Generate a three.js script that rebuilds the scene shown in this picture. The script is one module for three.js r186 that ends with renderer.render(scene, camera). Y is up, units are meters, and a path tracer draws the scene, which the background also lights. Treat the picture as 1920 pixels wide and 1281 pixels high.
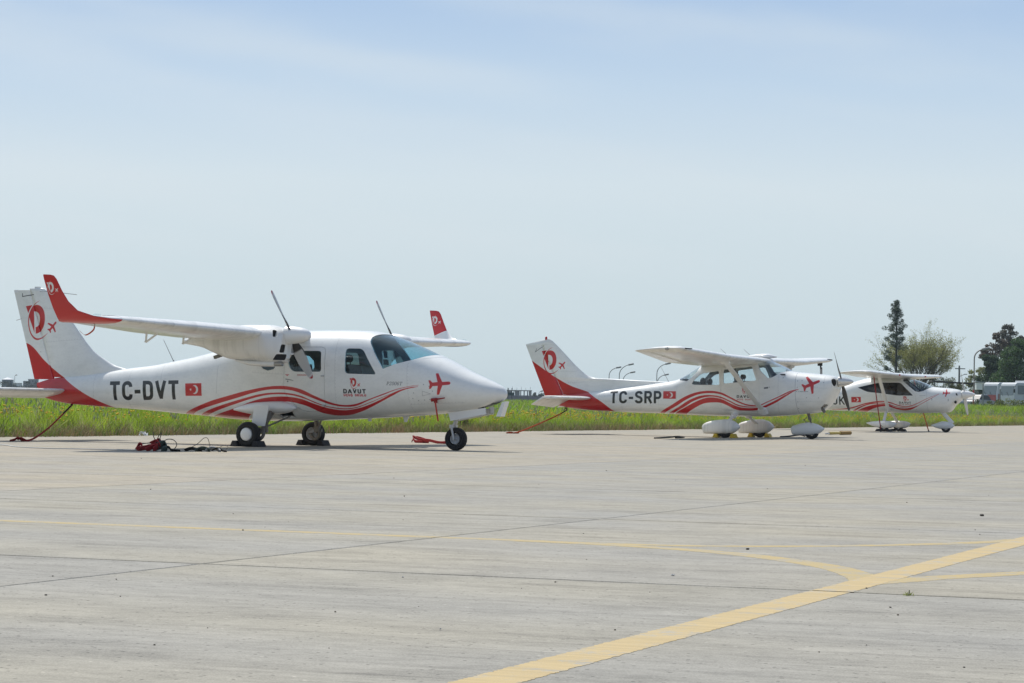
import * as THREE from 'three';
import { mergeGeometries } from 'three/addons/utils/BufferGeometryUtils.js';
import { Brush, Evaluator, SUBTRACTION, INTERSECTION } from 'three-bvh-csg';
import { createNoise2D, createNoise3D } from 'simplex-noise';

// ---------------------------------------------------------------- camera, sky, sun, exposure
const scene = new THREE.Scene();
const camera = new THREE.PerspectiveCamera(15.823, 1024 / 683, 0.1, 4000);
camera.position.set(0, 0.6864, 0);
camera.rotation.set(0.0256, 0, 0.016313);
scene.add(camera);
const renderer = new THREE.WebGLRenderer({ antialias: true });
renderer.toneMapping = THREE.LinearToneMapping;
renderer.toneMappingExposure = 1.0;
renderer.shadowMap.enabled = true;

const SUN = new THREE.Vector3(-0.28, 1, -0.55).normalize();
const sun = new THREE.DirectionalLight(new THREE.Color(1, 0.955, 0.88), 3.9);
sun.position.copy(SUN).multiplyScalar(200).add(new THREE.Vector3(3, 0, -50));
sun.target.position.set(3, 0, -50);
sun.castShadow = true; sun.shadow.radius = 1.2; sun.shadow.mapSize.set(4096, 4096);
Object.assign(sun.shadow.camera, { left: -90, right: 90, top: 90, bottom: -90, near: 1, far: 500 });
scene.add(sun, sun.target);
scene.fog = new THREE.FogExp2(0xc6d3dc, 0.00018);

const rng = (a) => () => { a |= 0; a = a + 0x6D2B79F5 | 0; let t = Math.imul(a ^ a >>> 15, 1 | a); t = t + Math.imul(t ^ t >>> 7, 61 | t) ^ t; return ((t ^ t >>> 14) >>> 0) / 4294967296; };
const n2 = createNoise2D(rng(11)), n3 = createNoise3D(rng(12));
const clamp = (x, a = 0, b = 1) => Math.min(b, Math.max(a, x));
const mix = (a, b, t) => a + (b - a) * t;
const smooth = (a, b, x) => { const t = clamp((x - a) / (b - a)); return t * t * (3 - 2 * t); };
const fbm3 = (x, y, z, o = 4) => { let s = 0, a = 0.5; for (let i = 0; i < o; i++) { s += a * n3(x, y, z); x *= 2.07; y *= 2.07; z *= 2.07; a *= 0.5; } return s; };

{ // hazy spring sky with thin high cirrus
  const W = 2048, H = 1024, d = new Float32Array(W * H * 4), v = new THREE.Vector3();
  const stops = [[-0.2, 0.60, 0.68, 0.72], [0, 0.60, 0.705, 0.748], [0.045, 0.615, 0.72, 0.768], [0.09, 0.645, 0.748, 0.812], [0.13, 0.52, 0.66, 0.81], [0.165, 0.40, 0.555, 0.775], [0.25, 0.36, 0.50, 0.70], [0.4, 0.30, 0.43, 0.62], [0.7, 0.23, 0.345, 0.53], [1.0, 0.2, 0.31, 0.5]];
  for (let j = 0; j < H; j++) for (let i = 0; i < W; i++) {
    const th = (i + 0.5) / W * 2 * Math.PI - Math.PI, ph = ((j + 0.5) / H - 0.5) * Math.PI;   // row 0 = bottom of the picture
    v.set(Math.cos(ph) * Math.cos(th), Math.sin(ph), Math.cos(ph) * Math.sin(th));
    const e = v.y; let k = 1; while (k < stops.length - 1 && e > stops[k][0]) k++;
    const A = stops[k - 1], B = stops[k], t = clamp((e - A[0]) / (B[0] - A[0]));
    let r = mix(A[1], B[1], t), g = mix(A[2], B[2], t), b = mix(A[3], B[3], t);
    const c = v.dot(SUN), glow = Math.pow(Math.max(0, c), 6) * 0.55 + Math.pow(Math.max(0, c), 60) * 1.2;
    r += glow; g += glow * 0.98; b += glow * 0.92;
    const side = mix(0.69, 1, smooth(-0.9, 0.75, v.dot(new THREE.Vector3(SUN.x, 0, SUN.z).normalize())));   // away from the sun the haze is less bright
    r *= side; g *= side; b *= side * 0.5 + 0.5 * Math.sqrt(side);
    // cirrus veils, drawn out and slightly slanted
    const cv = fbm3(v.x * 3.2 + v.y * 6, v.y * 26 + v.x * 2.4, v.z * 3.2, 5), cf = fbm3(v.x * 14 + 9, v.y * 70 + v.x * 9, v.z * 14, 4);
    const cl = smooth(-0.25, 0.65, cv + cf * 0.1 - 0.8 * (v.x + 0.02)) * smooth(0.02, 0.07, e) * (1 - smooth(0.35, 0.7, e));
    r = mix(r, Math.max(r, 0.70), cl * 0.4); g = mix(g, Math.max(g, 0.775), cl * 0.4); b = mix(b, Math.max(b, 0.825), cl * 0.32);
    const o = (j * W + i) * 4; d[o] = r; d[o + 1] = g; d[o + 2] = b; d[o + 3] = 1;
  }
  const tex = new THREE.DataTexture(d, W, H, THREE.RGBAFormat, THREE.FloatType);
  tex.mapping = THREE.EquirectangularReflectionMapping; tex.magFilter = THREE.LinearFilter; tex.minFilter = THREE.LinearFilter; tex.needsUpdate = true;
  scene.background = tex; scene.environment = tex;
}

// ---------------------------------------------------------------- helpers
const used = {};
const numbered = (n) => { const k = used[n] = (used[n] ?? -1) + 1; return k ? n + '_' + String(k).padStart(3, '0') : n; };
const tag = (o, label, category, group, kind) => { o.userData.label = label; if (category) o.userData.category = category; if (group) o.userData.group = group; if (kind) o.userData.kind = kind; return o; };
function mesh(name, geo, m, parent) {
  const o = new THREE.Mesh(geo, m); o.castShadow = o.receiveShadow = true;
  o.name = parent ? name : numbered(name); (parent ?? scene).add(o); return o;
}
function thing(name, label, category, pos = [0, 0, 0], turn = 0, group) {
  const o = new THREE.Group(); o.name = numbered(name); o.position.set(...pos); o.rotation.y = turn; scene.add(o);
  return tag(o, label, category, group);
}
const solid = (name, geo, m, label, category, pos, group) => { const o = mesh(name, geo, m); if (pos) o.position.set(...pos); return tag(o, label, category, group); };
const structure = (name, geo, m, label) => { const o = mesh(name, geo, m); o.userData.kind = 'structure'; if (label) o.userData.label = label; return o; };
const lin = (r, g, b) => new THREE.Color().setRGB(r, g, b);
const std = (c, rough = 0.7, o = {}) => new THREE.MeshStandardMaterial({ color: c, roughness: rough, side: THREE.DoubleSide, ...o });
const phys = (c, rough, o = {}) => new THREE.MeshPhysicalMaterial({ color: c, roughness: rough, side: THREE.DoubleSide, ...o });

const V = (x, y, z) => new THREE.Vector3(x, y, z);
function box(w, h, d, x = 0, y = 0, z = 0, ry = 0, rx = 0, rz = 0) {
  const g = new THREE.BoxGeometry(w, h, d); g.rotateX(rx); g.rotateZ(rz); g.rotateY(ry); g.translate(x, y, z); return g;
}
function rod(a, b, r, r2 = r, seg = 10) {   // tapered bar between two points
  const A = V(...a), B = V(...b), L = A.distanceTo(B), g = new THREE.CylinderGeometry(r2, r, L, seg);
  g.translate(0, L / 2, 0); g.applyQuaternion(new THREE.Quaternion().setFromUnitVectors(V(0, 1, 0), B.clone().sub(A).normalize())); g.translate(A.x, A.y, A.z); return g;
}
const tube = (pts, r, n = 40, seg = 6, closed = false) => new THREE.TubeGeometry(new THREE.CatmullRomCurve3(pts.map((p) => V(...p)), closed, 'centripetal'), n, r, seg, closed);
function strap(pts, w, t = 0.004, n = 40, side = [0, 0, 1]) {   // flat webbing along a curve
  const c = new THREE.CatmullRomCurve3(pts.map((p) => V(...p))), pos = [], idx = [], S = V(...side);
  for (let i = 0; i <= n; i++) {
    const p = c.getPoint(i / n), T = c.getTangent(i / n), s = S.clone().addScaledVector(T, -S.dot(T)).normalize(), u = T.clone().cross(s).normalize();
    for (const [a, b] of [[-1, -1], [1, -1], [1, 1], [-1, 1]]) { const q = p.clone().addScaledVector(s, a * w / 2).addScaledVector(u, b * t / 2); pos.push(q.x, q.y, q.z); }
    if (i) for (let k = 0; k < 4; k++) { const a = (i - 1) * 4 + k, b = (i - 1) * 4 + (k + 1) % 4; idx.push(a, b, b + 4, a, b + 4, a + 4); }
  }
  idx.push(0, 1, 2, 0, 2, 3); const e = n * 4; idx.push(e, e + 2, e + 1, e, e + 3, e + 2);
  return flat(pos, idx);
}
function flat(pos, idx) { const g = new THREE.BufferGeometry(); g.setAttribute('position', new THREE.Float32BufferAttribute(pos, 3)); g.setIndex(idx); const h = g.toNonIndexed(); h.computeVertexNormals(); h.setAttribute('uv', new THREE.Float32BufferAttribute(new Float32Array(h.attributes.position.count * 2), 2)); return h; }
const merge = (list) => mergeGeometries(list.map((g) => { const h = g.index ? g.toNonIndexed() : g; for (const k of Object.keys(h.attributes)) if (!['position', 'normal', 'uv'].includes(k)) h.deleteAttribute(k); if (!h.attributes.uv) h.setAttribute('uv', new THREE.Float32BufferAttribute(new Float32Array(h.attributes.position.count * 2), 2)); return h; }));
function mirrorZ(g) {
  const h = (g.index ? g.toNonIndexed() : g.clone()), p = h.attributes.position, n = h.attributes.normal, u = h.attributes.uv;
  for (const a of [p, n]) if (a) for (let i = 0; i < a.count; i++) a.setZ(i, -a.getZ(i));
  for (const a of [p, n, u]) if (a) for (let i = 0; i < a.count; i += 3) for (let c = 0; c < a.itemSize; c++) { const t = a.array[(i + 1) * a.itemSize + c]; a.array[(i + 1) * a.itemSize + c] = a.array[(i + 2) * a.itemSize + c]; a.array[(i + 2) * a.itemSize + c] = t; }
  return h;
}
function pchip(t) {   // monotone interpolation through [x, y] points
  const n = t.length, h = [], s = [], m = [];
  for (let i = 0; i < n - 1; i++) { h[i] = t[i + 1][0] - t[i][0]; s[i] = (t[i + 1][1] - t[i][1]) / h[i]; }
  m[0] = s[0]; m[n - 1] = s[n - 2];
  for (let i = 1; i < n - 1; i++) m[i] = s[i - 1] * s[i] <= 0 ? 0 : 3 * (h[i - 1] + h[i]) / ((2 * h[i] + h[i - 1]) / s[i - 1] + (h[i] + 2 * h[i - 1]) / s[i]);
  return (x) => {
    if (x <= t[0][0]) return t[0][1]; if (x >= t[n - 1][0]) return t[n - 1][1];
    let i = 0; while (x > t[i + 1][0]) i++;
    const u = (x - t[i][0]) / h[i], u2 = u * u, u3 = u2 * u;
    return (2 * u3 - 3 * u2 + 1) * t[i][1] + (u3 - 2 * u2 + u) * h[i] * m[i] + (-2 * u3 + 3 * u2) * t[i + 1][1] + (u3 - u2) * h[i] * m[i + 1];
  };
}
function rings(list, capA = true, capB = true) {   // closed skin over rings of equal point count
  const N = list[0].length, pos = [], idx = [];
  for (const r of list) for (const p of r) pos.push(p[0], p[1], p[2]);
  for (let i = 1; i < list.length; i++) for (let k = 0; k < N; k++) { const a = (i - 1) * N + k, b = (i - 1) * N + (k + 1) % N; idx.push(a, b, b + N, a, b + N, a + N); }
  const cap = (r, off, flip) => { const c = [0, 0, 0]; for (const p of r) for (let q = 0; q < 3; q++) c[q] += p[q] / N; const base = pos.length / 3; for (const p of r) pos.push(...p); pos.push(...c); for (let k = 0; k < N; k++) { const a = base + k, b = base + (k + 1) % N; flip ? idx.push(base + N, a, b) : idx.push(base + N, b, a); } };
  if (capA) cap(list[0], 0, false); if (capB) cap(list[list.length - 1], 0, true);
  const g = new THREE.BufferGeometry(); g.setAttribute('position', new THREE.Float32BufferAttribute(pos, 3)); g.setIndex(idx); g.computeVertexNormals();
  g.setAttribute('uv', new THREE.Float32BufferAttribute(new Float32Array(pos.length / 3 * 2), 2));
  // outward check
  let vol = 0; const P = g.attributes.position, a = V(), b = V(), c = V(); for (let i = 0; i < idx.length; i += 3) { a.fromBufferAttribute(P, idx[i]); b.fromBufferAttribute(P, idx[i + 1]); c.fromBufferAttribute(P, idx[i + 2]); vol += a.dot(b.cross(c)); }
  if (vol < 0) { for (let i = 0; i < idx.length; i += 3) { const t = idx[i + 1]; idx[i + 1] = idx[i + 2]; idx[i + 2] = t; } g.setIndex(idx); g.computeVertexNormals(); }
  return g;
}
const spow = (v, p) => Math.sign(v) * Math.pow(Math.abs(v), p);
function hull(T, { nx = 130, na = 72, inset = 0, x0, x1, zc = 0 } = {}) {   // body along x from profiles top / bottom / half width / squareness
  const f = { top: pchip(T.top), bot: pchip(T.bot), hw: pchip(T.hw), nn: pchip(T.nn) };
  const a = x0 ?? T.top[0][0] + inset, b = x1 ?? T.top[T.top.length - 1][0] - inset, L = [];
  for (let i = 0; i <= nx; i++) {
    let u = i / nx; u = 0.75 * u + 0.25 * (0.5 - 0.5 * Math.cos(Math.PI * u)); if (i > nx - 6 && x1 === undefined) u = Math.max(u, 1 - Math.pow((nx - i) / 6, 2) * (1 - (0.75 * (nx - 6) / nx + 0.25 * (0.5 - 0.5 * Math.cos(Math.PI * (nx - 6) / nx)))));
    const x = mix(a, b, u), t = f.top(x), o = f.bot(x), H = Math.max(0.003, (t - o) / 2 - inset), hw = Math.max(0.003, f.hw(x) - inset), m = (t + o) / 2, n = f.nn(x), R = [];
    for (let k = 0; k < na; k++) { const q = k / na * 2 * Math.PI; R.push([x, m + H * spow(Math.sin(q), 2 / n), zc + hw * spow(Math.cos(q), 2 / n)]); }
    L.push(R);
  }
  return rings(L);
}
const ev = new Evaluator(); ev.attributes = ['position', 'normal']; ev.useGroups = false;
const brush = (g) => { const h = g.clone(); for (const k of Object.keys(h.attributes)) if (!['position', 'normal'].includes(k)) h.deleteAttribute(k); if (!h.index) h.setIndex([...Array(h.attributes.position.count).keys()]); const b = new Brush(h); b.updateMatrixWorld(); return b; };
const cut = (a, b, op = SUBTRACTION) => { const r = ev.evaluate(brush(a), brush(b), op); const g = r.geometry; g.clearGroups(); return g; };
function polyShape(pts, round = false) { const s = new THREE.Shape(); if (round) { const c = new THREE.CatmullRomCurve3(pts.map((p) => V(p[0], p[1], 0)), true, 'centripetal'); s.setFromPoints(c.getPoints(pts.length * 6).slice(0, -1).map((p) => new THREE.Vector2(p.x, p.y))); } else s.setFromPoints(pts.map((p) => new THREE.Vector2(...p))); return s; }
function prism(pts, z0, z1, round = false) { const g = new THREE.ExtrudeGeometry(polyShape(pts, round), { depth: z1 - z0, bevelEnabled: false }); g.translate(0, 0, z0); return g; }
// rounded corners for a polygon
function roundPoly(pts, r, n = 5) {
  const out = [], N = pts.length;
  for (let i = 0; i < N; i++) {
    const p = new THREE.Vector2(...pts[i]), a = new THREE.Vector2(...pts[(i + N - 1) % N]).sub(p), b = new THREE.Vector2(...pts[(i + 1) % N]).sub(p), rr = Array.isArray(r) ? r[i] : r, k = Math.min(rr, a.length() * 0.48, b.length() * 0.48);
    const A = p.clone().addScaledVector(a.normalize(), k), B = p.clone().addScaledVector(b.normalize(), k);
    for (let j = 0; j <= n; j++) { const t = j / n; out.push([(1 - t) * (1 - t) * A.x + 2 * t * (1 - t) * p.x + t * t * B.x, (1 - t) * (1 - t) * A.y + 2 * t * (1 - t) * p.y + t * t * B.y]); }
  }
  return out;
}
function sideUV(g, win) {   // planar print from the side: starboard in the upper half of the picture, port in the lower half
  const h = g.index ? g.toNonIndexed() : g, p = h.attributes.position, uv = new Float32Array(p.count * 2);
  for (let i = 0; i < p.count; i += 3) {
    const s = p.getZ(i) + p.getZ(i + 1) + p.getZ(i + 2) >= 0;
    for (let k = 0; k < 3; k++) { const u = (p.getX(i + k) - win.x0) / win.w, v = clamp((p.getY(i + k) - win.y0) / win.h, 0.003, 0.997) / 2; uv[(i + k) * 2] = clamp(u, 0.001, 0.999); uv[(i + k) * 2 + 1] = s ? v + 0.5 : v; }
  }
  h.setAttribute('uv', new THREE.BufferAttribute(uv, 2)); return h;
}
// airfoils: outline between chord fractions a..b, N points
function foil(t, a = 0, b = 1, n = 14, camber = 0.018) {
  const th = (x) => 5 * t * (0.2969 * Math.sqrt(x) - 0.126 * x - 0.3516 * x * x + 0.2843 * x ** 3 - 0.1036 * x ** 4) + 0.0012 * x, cam = (x) => camber * 4 * x * (1 - x), out = [];
  const X = (i) => a + (b - a) * (a > 0 ? i / n : (i / n) ** 2);
  if (a > 0) { // trailing piece: rounded nose
    for (let i = n; i >= 1; i--) out.push([X(i), cam(X(i)) + th(X(i))]);
    out.push([a + (b - a) * 0.03, cam(a) + th(a) * 0.85], [a, cam(a)], [a + (b - a) * 0.03, cam(a) - th(a) * 0.85]);
    for (let i = 1; i <= n; i++) out.push([X(i), cam(X(i)) - th(X(i))]);
  } else { for (let i = n; i >= 0; i--) out.push([X(i), cam(X(i)) + th(X(i))]); for (let i = 1; i <= n; i++) out.push([X(i), cam(X(i)) - th(X(i))]); }
  return out;
}
// sections: {le:[x,y,z], c, t, tw, up:[y,z]}
const section = (s, a, b) => foil(s.t, s.a ?? a, s.b ?? b, 14, s.cam ?? 0.018).map(([x, y]) => { const up = s.up ?? [1, 0], cx = Math.cos(s.tw ?? 0), sx = Math.sin(s.tw ?? 0), X = x * cx - (-y) * sx * 0, D = y - x * Math.tan(s.tw ?? 0); return [s.le[0] - s.c * X, s.le[1] + s.c * D * up[0], s.le[2] + s.c * D * up[1]]; });
const wingSkin = (secs, a = 0, b = 1) => rings(secs.map((s) => section(s, a, b)));
const secAt = (secs, z) => { let i = 0; while (i < secs.length - 2 && z > secs[i + 1].le[2]) i++; const A = secs[i], B = secs[i + 1], u = (z - A.le[2]) / (B.le[2] - A.le[2]); return { le: A.le.map((v, k) => mix(v, B.le[k], u)), c: mix(A.c, B.c, u), t: mix(A.t, B.t, u), tw: mix(A.tw ?? 0, B.tw ?? 0, u), cam: A.cam }; };
const secRange = (secs, z0, z1) => [secAt(secs, z0), ...secs.filter((s) => s.le[2] > z0 + 1e-3 && s.le[2] < z1 - 1e-3), secAt(secs, z1)];
// upright fins: rows of {y, le, te, th}
const finSkin = (rows, a = 0, b = 1) => rings(rows.map((r) => { const c = r.le - r.te, al = r.a ?? a, bl = r.b ?? b; return foil(r.th / c, al, bl, 14, 0).map(([x, y]) => [r.le - c * x, r.y, y * c]); }));
const lerpRows = (pts) => pchip(pts);
// ---------------------------------------------------------------- concrete apron: 5 m slabs with open joints
const BX = 0.376, EDGE = -23.1, AX = [Math.cos(BX), Math.sin(BX)];
const toAN = (x, z) => [x * AX[0] + z * AX[1], -x * AX[1] + z * AX[0]];
const toXZ = (a, n) => [a * AX[0] - n * AX[1], a * AX[1] + n * AX[0]];
function dataTex(W, H, fn, srgb = true) {
  const d = new Uint8Array(W * H * 4), c = [0, 0, 0];
  for (let j = 0; j < H; j++) for (let i = 0; i < W; i++) { fn(i / W, j / H, c, i, j); const o = (j * W + i) * 4; for (let k = 0; k < 3; k++) { let v = clamp(c[k]); if (srgb) v = v <= 0.0031308 ? v * 12.92 : 1.055 * Math.pow(v, 1 / 2.4) - 0.055; d[o + k] = v * 255 + 0.5; } d[o + 3] = 255; }
  const t = new THREE.DataTexture(d, W, H); t.magFilter = THREE.LinearFilter; t.minFilter = THREE.LinearMipmapLinearFilter; t.generateMipmaps = true; t.wrapS = t.wrapT = THREE.RepeatWrapping; if (srgb) t.colorSpace = THREE.SRGBColorSpace; t.anisotropy = 16; t.needsUpdate = true; return t;
}
const concreteMaps = [1, 2].map((seed) => {
  const R = rng(seed * 77), N = 2048, height = new Float32Array(N * N), grain = new Float32Array(N * N);
  for (let i = 0; i < N * N; i++) grain[i] = R();
  const ox = seed * 31.7;
  const col = dataTex(N, N, (u, v, c, i, j) => {
    const x = u * 5, y = v * 5;
    const big = n2(x * 0.45 + ox, y * 0.8) * 0.5 + n2(x * 1.3 + ox, y * 2.6) * 0.3 + n2(x * 4 + ox, y * 7) * 0.2;
    const broom = n2(x * 0.9 + ox, y * 34) * 0.45 + n2(x * 2.6 + ox, y * 90) * 0.3 + n2(x * 7 + ox, y * 190) * 0.25;
    const patch = smooth(0.15, 0.75, n2(x * 0.7 + 5 + ox, y * 3.1 + 9)) * smooth(-0.2, 0.6, n2(x * 2.2 - ox, y * 16));
    const g = grain[j * N + i] - 0.5, g2 = (grain[((j >> 1) * N + (i >> 1))] - 0.5);
    const band = n2(x * 0.42 + ox, y * 4.2 + 3) * 0.6 + n2(x * 0.7 - ox, y * 10.5) * 0.4;
    let k = 1.0 + 0.07 * big + 0.12 * band + 0.065 * broom - 0.13 * patch + 0.06 * n2(x * 1.7 - ox, y * 3.1) - 0.09 * smooth(0.25, 0.75, n2(x * 0.8 + 40 + ox, y * 1.0)) - 0.07 * smooth(0.35, 0.7, n2(x * 2.4 - ox, y * 2.9 + 17)) + 0.26 * g + 0.24 * g2 + 0.07 * n2(x * 9 + ox, y * 16);
    const pit = grain[((j >> 2) * N + (i >> 2)) ^ 5]; let dark = 1;
    if (pit > 0.992) dark = 0.4; else if (pit < 0.0012) dark = 1.5;
    const warm = 0.5 + 0.5 * n2(x * 0.33 - ox, y * 0.5 + 3);
    height[j * N + i] = 0.5 + 0.22 * broom + 0.2 * g + (dark < 1 ? -0.3 : 0);
    c[0] = (0.338 + 0.03 * warm) * k * dark; c[1] = (0.32 + 0.014 * warm) * k * dark; c[2] = (0.278 - 0.02 * warm) * k * dark;
  });
  const bump = dataTex(1024, 1024, (u, v, c, i, j) => { c[0] = c[1] = c[2] = height[j * 2 * N + i * 2]; }, false);
  return { col, bump };
});
function slabGeo(w, d, flipU, flipV) {   // chamfered slab, uv over 5 m
  const e = 0.006, t = 0.05, P = [], U = [], I = [];
  const ring = [[e, 0], [0, -e], [0, -t]];
  for (const [q, y] of ring) for (const [x, z] of [[-w / 2 + q, -d / 2 + q], [w / 2 - q, -d / 2 + q], [w / 2 - q, d / 2 - q], [-w / 2 + q, d / 2 - q]]) { P.push(x, y, z); U.push(flipU ? 0.5 - x / 5 : 0.5 + x / 5, flipV ? 0.5 - z / 5 : 0.5 + z / 5); }
  I.push(0, 2, 1, 0, 3, 2); for (let r = 0; r < 2; r++) for (let k = 0; k < 4; k++) { const a = r * 4 + k, b = r * 4 + (k + 1) % 4; I.push(a, b, b + 4, a, b + 4, a + 4); }
  const g = new THREE.BufferGeometry(); g.setAttribute('position', new THREE.Float32BufferAttribute(P, 3)); g.setAttribute('uv', new THREE.Float32BufferAttribute(U, 2)); g.setIndex(I); const h = g.toNonIndexed(); h.computeVertexNormals(); return h;
}
const concreteMat = (m, tint) => new THREE.MeshStandardMaterial({ map: m.col, bumpMap: m.bump, bumpScale: 0.0025, roughness: 0.93, color: lin(...tint), side: THREE.DoubleSide });
const slabMats = [[0, [0.9, 0.908, 0.93]], [1, [0.885, 0.895, 0.925]], [0, [0.925, 0.925, 0.935]], [1, [0.985, 0.955, 0.925]], [0, [1.0, 0.96, 0.92]], [1, [0.965, 0.94, 0.915]]].map(([k, t]) => concreteMat(concreteMaps[k], t));
{
  const apron = new THREE.Group(); apron.name = 'apron'; apron.rotation.y = -BX; apron.userData.kind = 'structure'; scene.add(apron);
  const R = rng(5), gap = 0.012, gapN = 0.034, full = [0, 1, 2, 3].map((k) => slabGeo(5 - gap, 5 - gapN, k & 1, k & 2)), part = [0, 1, 2, 3].map((k) => slabGeo(3.13 - gap, 5 - gapN, k & 1, k & 2));
  const cols = [[(EDGE - 19.97) / 2, 1]]; for (let a = -19.97; a < 10; a += 5) cols.push([a + 2.5, 0]);
  for (let n = 5.9; n > -165; n -= 5) for (const [a, p] of cols) {
    const s = mesh('slab', (p ? part : full)[(R() * 4) | 0], slabMats[((R() * 3) | 0) + (a < -10 ? 3 : 0)], apron); s.position.set(a, -R() * 0.0004, n - 2.5);
  }
  const bed = mesh('joint_filler', box(33.2, 0.02, 171, EDGE + 16.55, -0.03, -79.6), std(lin(0.075, 0.07, 0.062), 0.95), apron);
  // plain concrete around the slabs in view
  const far = [[10.03, 300, -400, 200], [EDGE, 10.03, 5.9, 200], [-120, EDGE, 40, 200]];
  far.forEach(([a0, a1, n0, n1]) => { const g = new THREE.PlaneGeometry(a1 - a0, n1 - n0); g.rotateX(-Math.PI / 2); const u = g.attributes.uv; for (let i = 0; i < u.count; i++) u.setXY(i, u.getX(i) * (a1 - a0) / 5, u.getY(i) * (n1 - n0) / 5); const o = mesh('paved_area', g, slabMats[0], apron); o.position.set((a0 + a1) / 2, -0.002, (n0 + n1) / 2); });
}
// painted yellow lines, broken at every joint
{
  const R = rng(9), N = 1024, gr = new Float32Array(N * N); for (let i = 0; i < N * N; i++) gr[i] = R();
  const paintTex = dataTex(N, N, (u, v, c, i, j) => {
    const w = n2(u * 6, v * 6) * 0.6 + n2(u * 22, v * 22) * 0.5 + n2(u * 80, v * 80) * 0.4 + (gr[j * N + i] - 0.5) * 0.9, t = smooth(0.15, 0.9, w), k = 1 + 0.2 * (gr[j * N + i] - 0.5) + 0.09 * n2(u * 3, v * 40);
    c[0] = mix(0.485, 0.36, t) * k; c[1] = mix(0.368, 0.335, t) * k; c[2] = mix(0.185, 0.28, t) * k;
  });
  const thinTex = dataTex(N, N, (u, v, c, i, j) => {
    const w = n2(u * 6 + 7, v * 6) * 0.5 + n2(u * 22, v * 22 + 3) * 0.4 + n2(u * 80, v * 80) * 0.45 + (gr[j * N + i] - 0.5) * 1.1, t = smooth(-0.2, 0.75, w), k = 1 + 0.2 * (gr[j * N + i] - 0.5);
    c[0] = mix(0.45, 0.35, t) * k; c[1] = mix(0.345, 0.325, t) * k; c[2] = mix(0.16, 0.27, t) * k;
  });
  const pm = new THREE.MeshStandardMaterial({ map: paintTex, roughness: 0.85, side: THREE.DoubleSide }), tm = new THREE.MeshStandardMaterial({ map: thinTex, roughness: 0.88, side: THREE.DoubleSide });
  const gridA = (a) => ((a + 4.97) / 5), gridN = (n) => ((n + 9.1) / 5);
  function line(name, path, w, y, m, label) {   // path in (a, n); quads that stop short of joints
    const pos = [], uv = [], E = rng(3);
    let wob = 0;
    const side = []; for (let i = 0; i < path.length; i++) { const p = path[Math.max(0, i - 1)], q = path[Math.min(path.length - 1, i + 1)], dx = q[0] - p[0], dz = q[1] - p[1], l = Math.hypot(dx, dz); const k1 = 1 + 0.13 * (E() - 0.5), k2 = 1 + 0.13 * (E() - 0.5); side.push([[path[i][0] + dz / l * w / 2 * k1, path[i][1] - dx / l * w / 2 * k1], [path[i][0] - dz / l * w / 2 * k2, path[i][1] + dx / l * w / 2 * k2]]); }
    for (let i = 1; i < path.length; i++) {
      const [ax, nx] = path[i - 1], [bx, nb] = path[i];
      const fa = Math.abs(((gridA((ax + bx) / 2) + 0.5) % 1 + 1) % 1 - 0.5) * 5, fn = Math.abs(((gridN((nx + nb) / 2) + 0.5) % 1 + 1) % 1 - 0.5) * 5;
      if ((Math.abs(ax - bx) > 0.001 && fa < 0.009) || (Math.abs(nx - nb) > 0.001 && fn < 0.009)) continue;
      const [A, B] = side[i - 1], [C, D] = side[i];
      for (const p of [A, B, C, B, D, C]) { pos.push(p[0], y, p[1]); uv.push(p[0] / 2, p[1] / 2); }
      for (const [p, q] of [[A, C], [D, B]]) for (const [k, h] of [[p, y], [q, y], [q, -0.004], [p, y], [q, -0.004], [p, -0.004]]) { pos.push(k[0], h, k[1]); uv.push(k[0] / 2, k[1] / 2); }
    }
    const g = new THREE.BufferGeometry(); g.setAttribute('position', new THREE.Float32BufferAttribute(pos, 3)); g.setAttribute('uv', new THREE.Float32BufferAttribute(uv, 2)); g.computeVertexNormals();
    const nrm = g.attributes.normal, pp = g.attributes.position; for (let i = 0; i < nrm.count; i += 3) if (Math.abs(nrm.getY(i)) > 0.5) for (let k = 0; k < 3; k++) nrm.setXYZ(i + k, 0, 1, 0);
    const o = structure(name, g, m, label); o.rotation.y = -BX; return o;
  }
  const run = (p, q, st) => { const L = Math.hypot(q[0] - p[0], q[1] - p[1]), out = []; const n = Math.ceil(L / st); for (let i = 0; i <= n; i++) out.push([mix(p[0], q[0], i / n), mix(p[1], q[1], i / n)]); return out; };
  const curve = (p) => new THREE.CatmullRomCurve3(p.map((q) => V(q[0], 0, q[1]))).getSpacedPoints(220).map((q) => [q.x, q.z]);
  line('painted_line', run([-2.28, 8], [-2.28, -160], 0.0125), 0.155, 0.0008, pm, 'broad yellow painted line running diagonally across the apron');
  line('painted_line', run([EDGE, -11.6], [-4.6, -11.6], 0.0125), 0.135, 0.0003, tm, 'thin worn yellow painted line crossing the apron');
  line('painted_line', curve([[-4.6, -11.6], [-4.1, -11.6], [-3.68, -11.68], [-3.217, -11.967], [-2.783, -12.44], [-2.45, -12.99], [-2.3, -13.5]]), 0.12, 0.0004, tm, 'yellow lead-in curve bending away to the right');
  line('painted_line', curve([[-4.6, -11.6], [-4.05, -11.53], [-3.58, -11.37], [-3.2, -11.13], [-2.875, -10.81], [-2.62, -10.48], [-2.36, -9.95], [-2.28, -9.7]]), 0.15, 0.0005, tm, 'yellow lead-in curve bending towards the camera');
  line('painted_line', curve([[-2.28, -9.6], [-2.17, -9.87], [-2.08, -10.12], [-1.95, -10.37], [-1.82, -10.62], [-1.6, -10.93], [-1.3, -11.22], [-0.9, -11.48], [-0.3, -11.6]]), 0.15, 0.0005, tm, 'yellow lead-in curve right of the broad line');
  line('painted_line', run([-0.3, -11.6], [9, -11.6], 0.0125), 0.135, 0.0003, tm, 'thin yellow painted line continuing right of the broad line');
}
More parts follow.
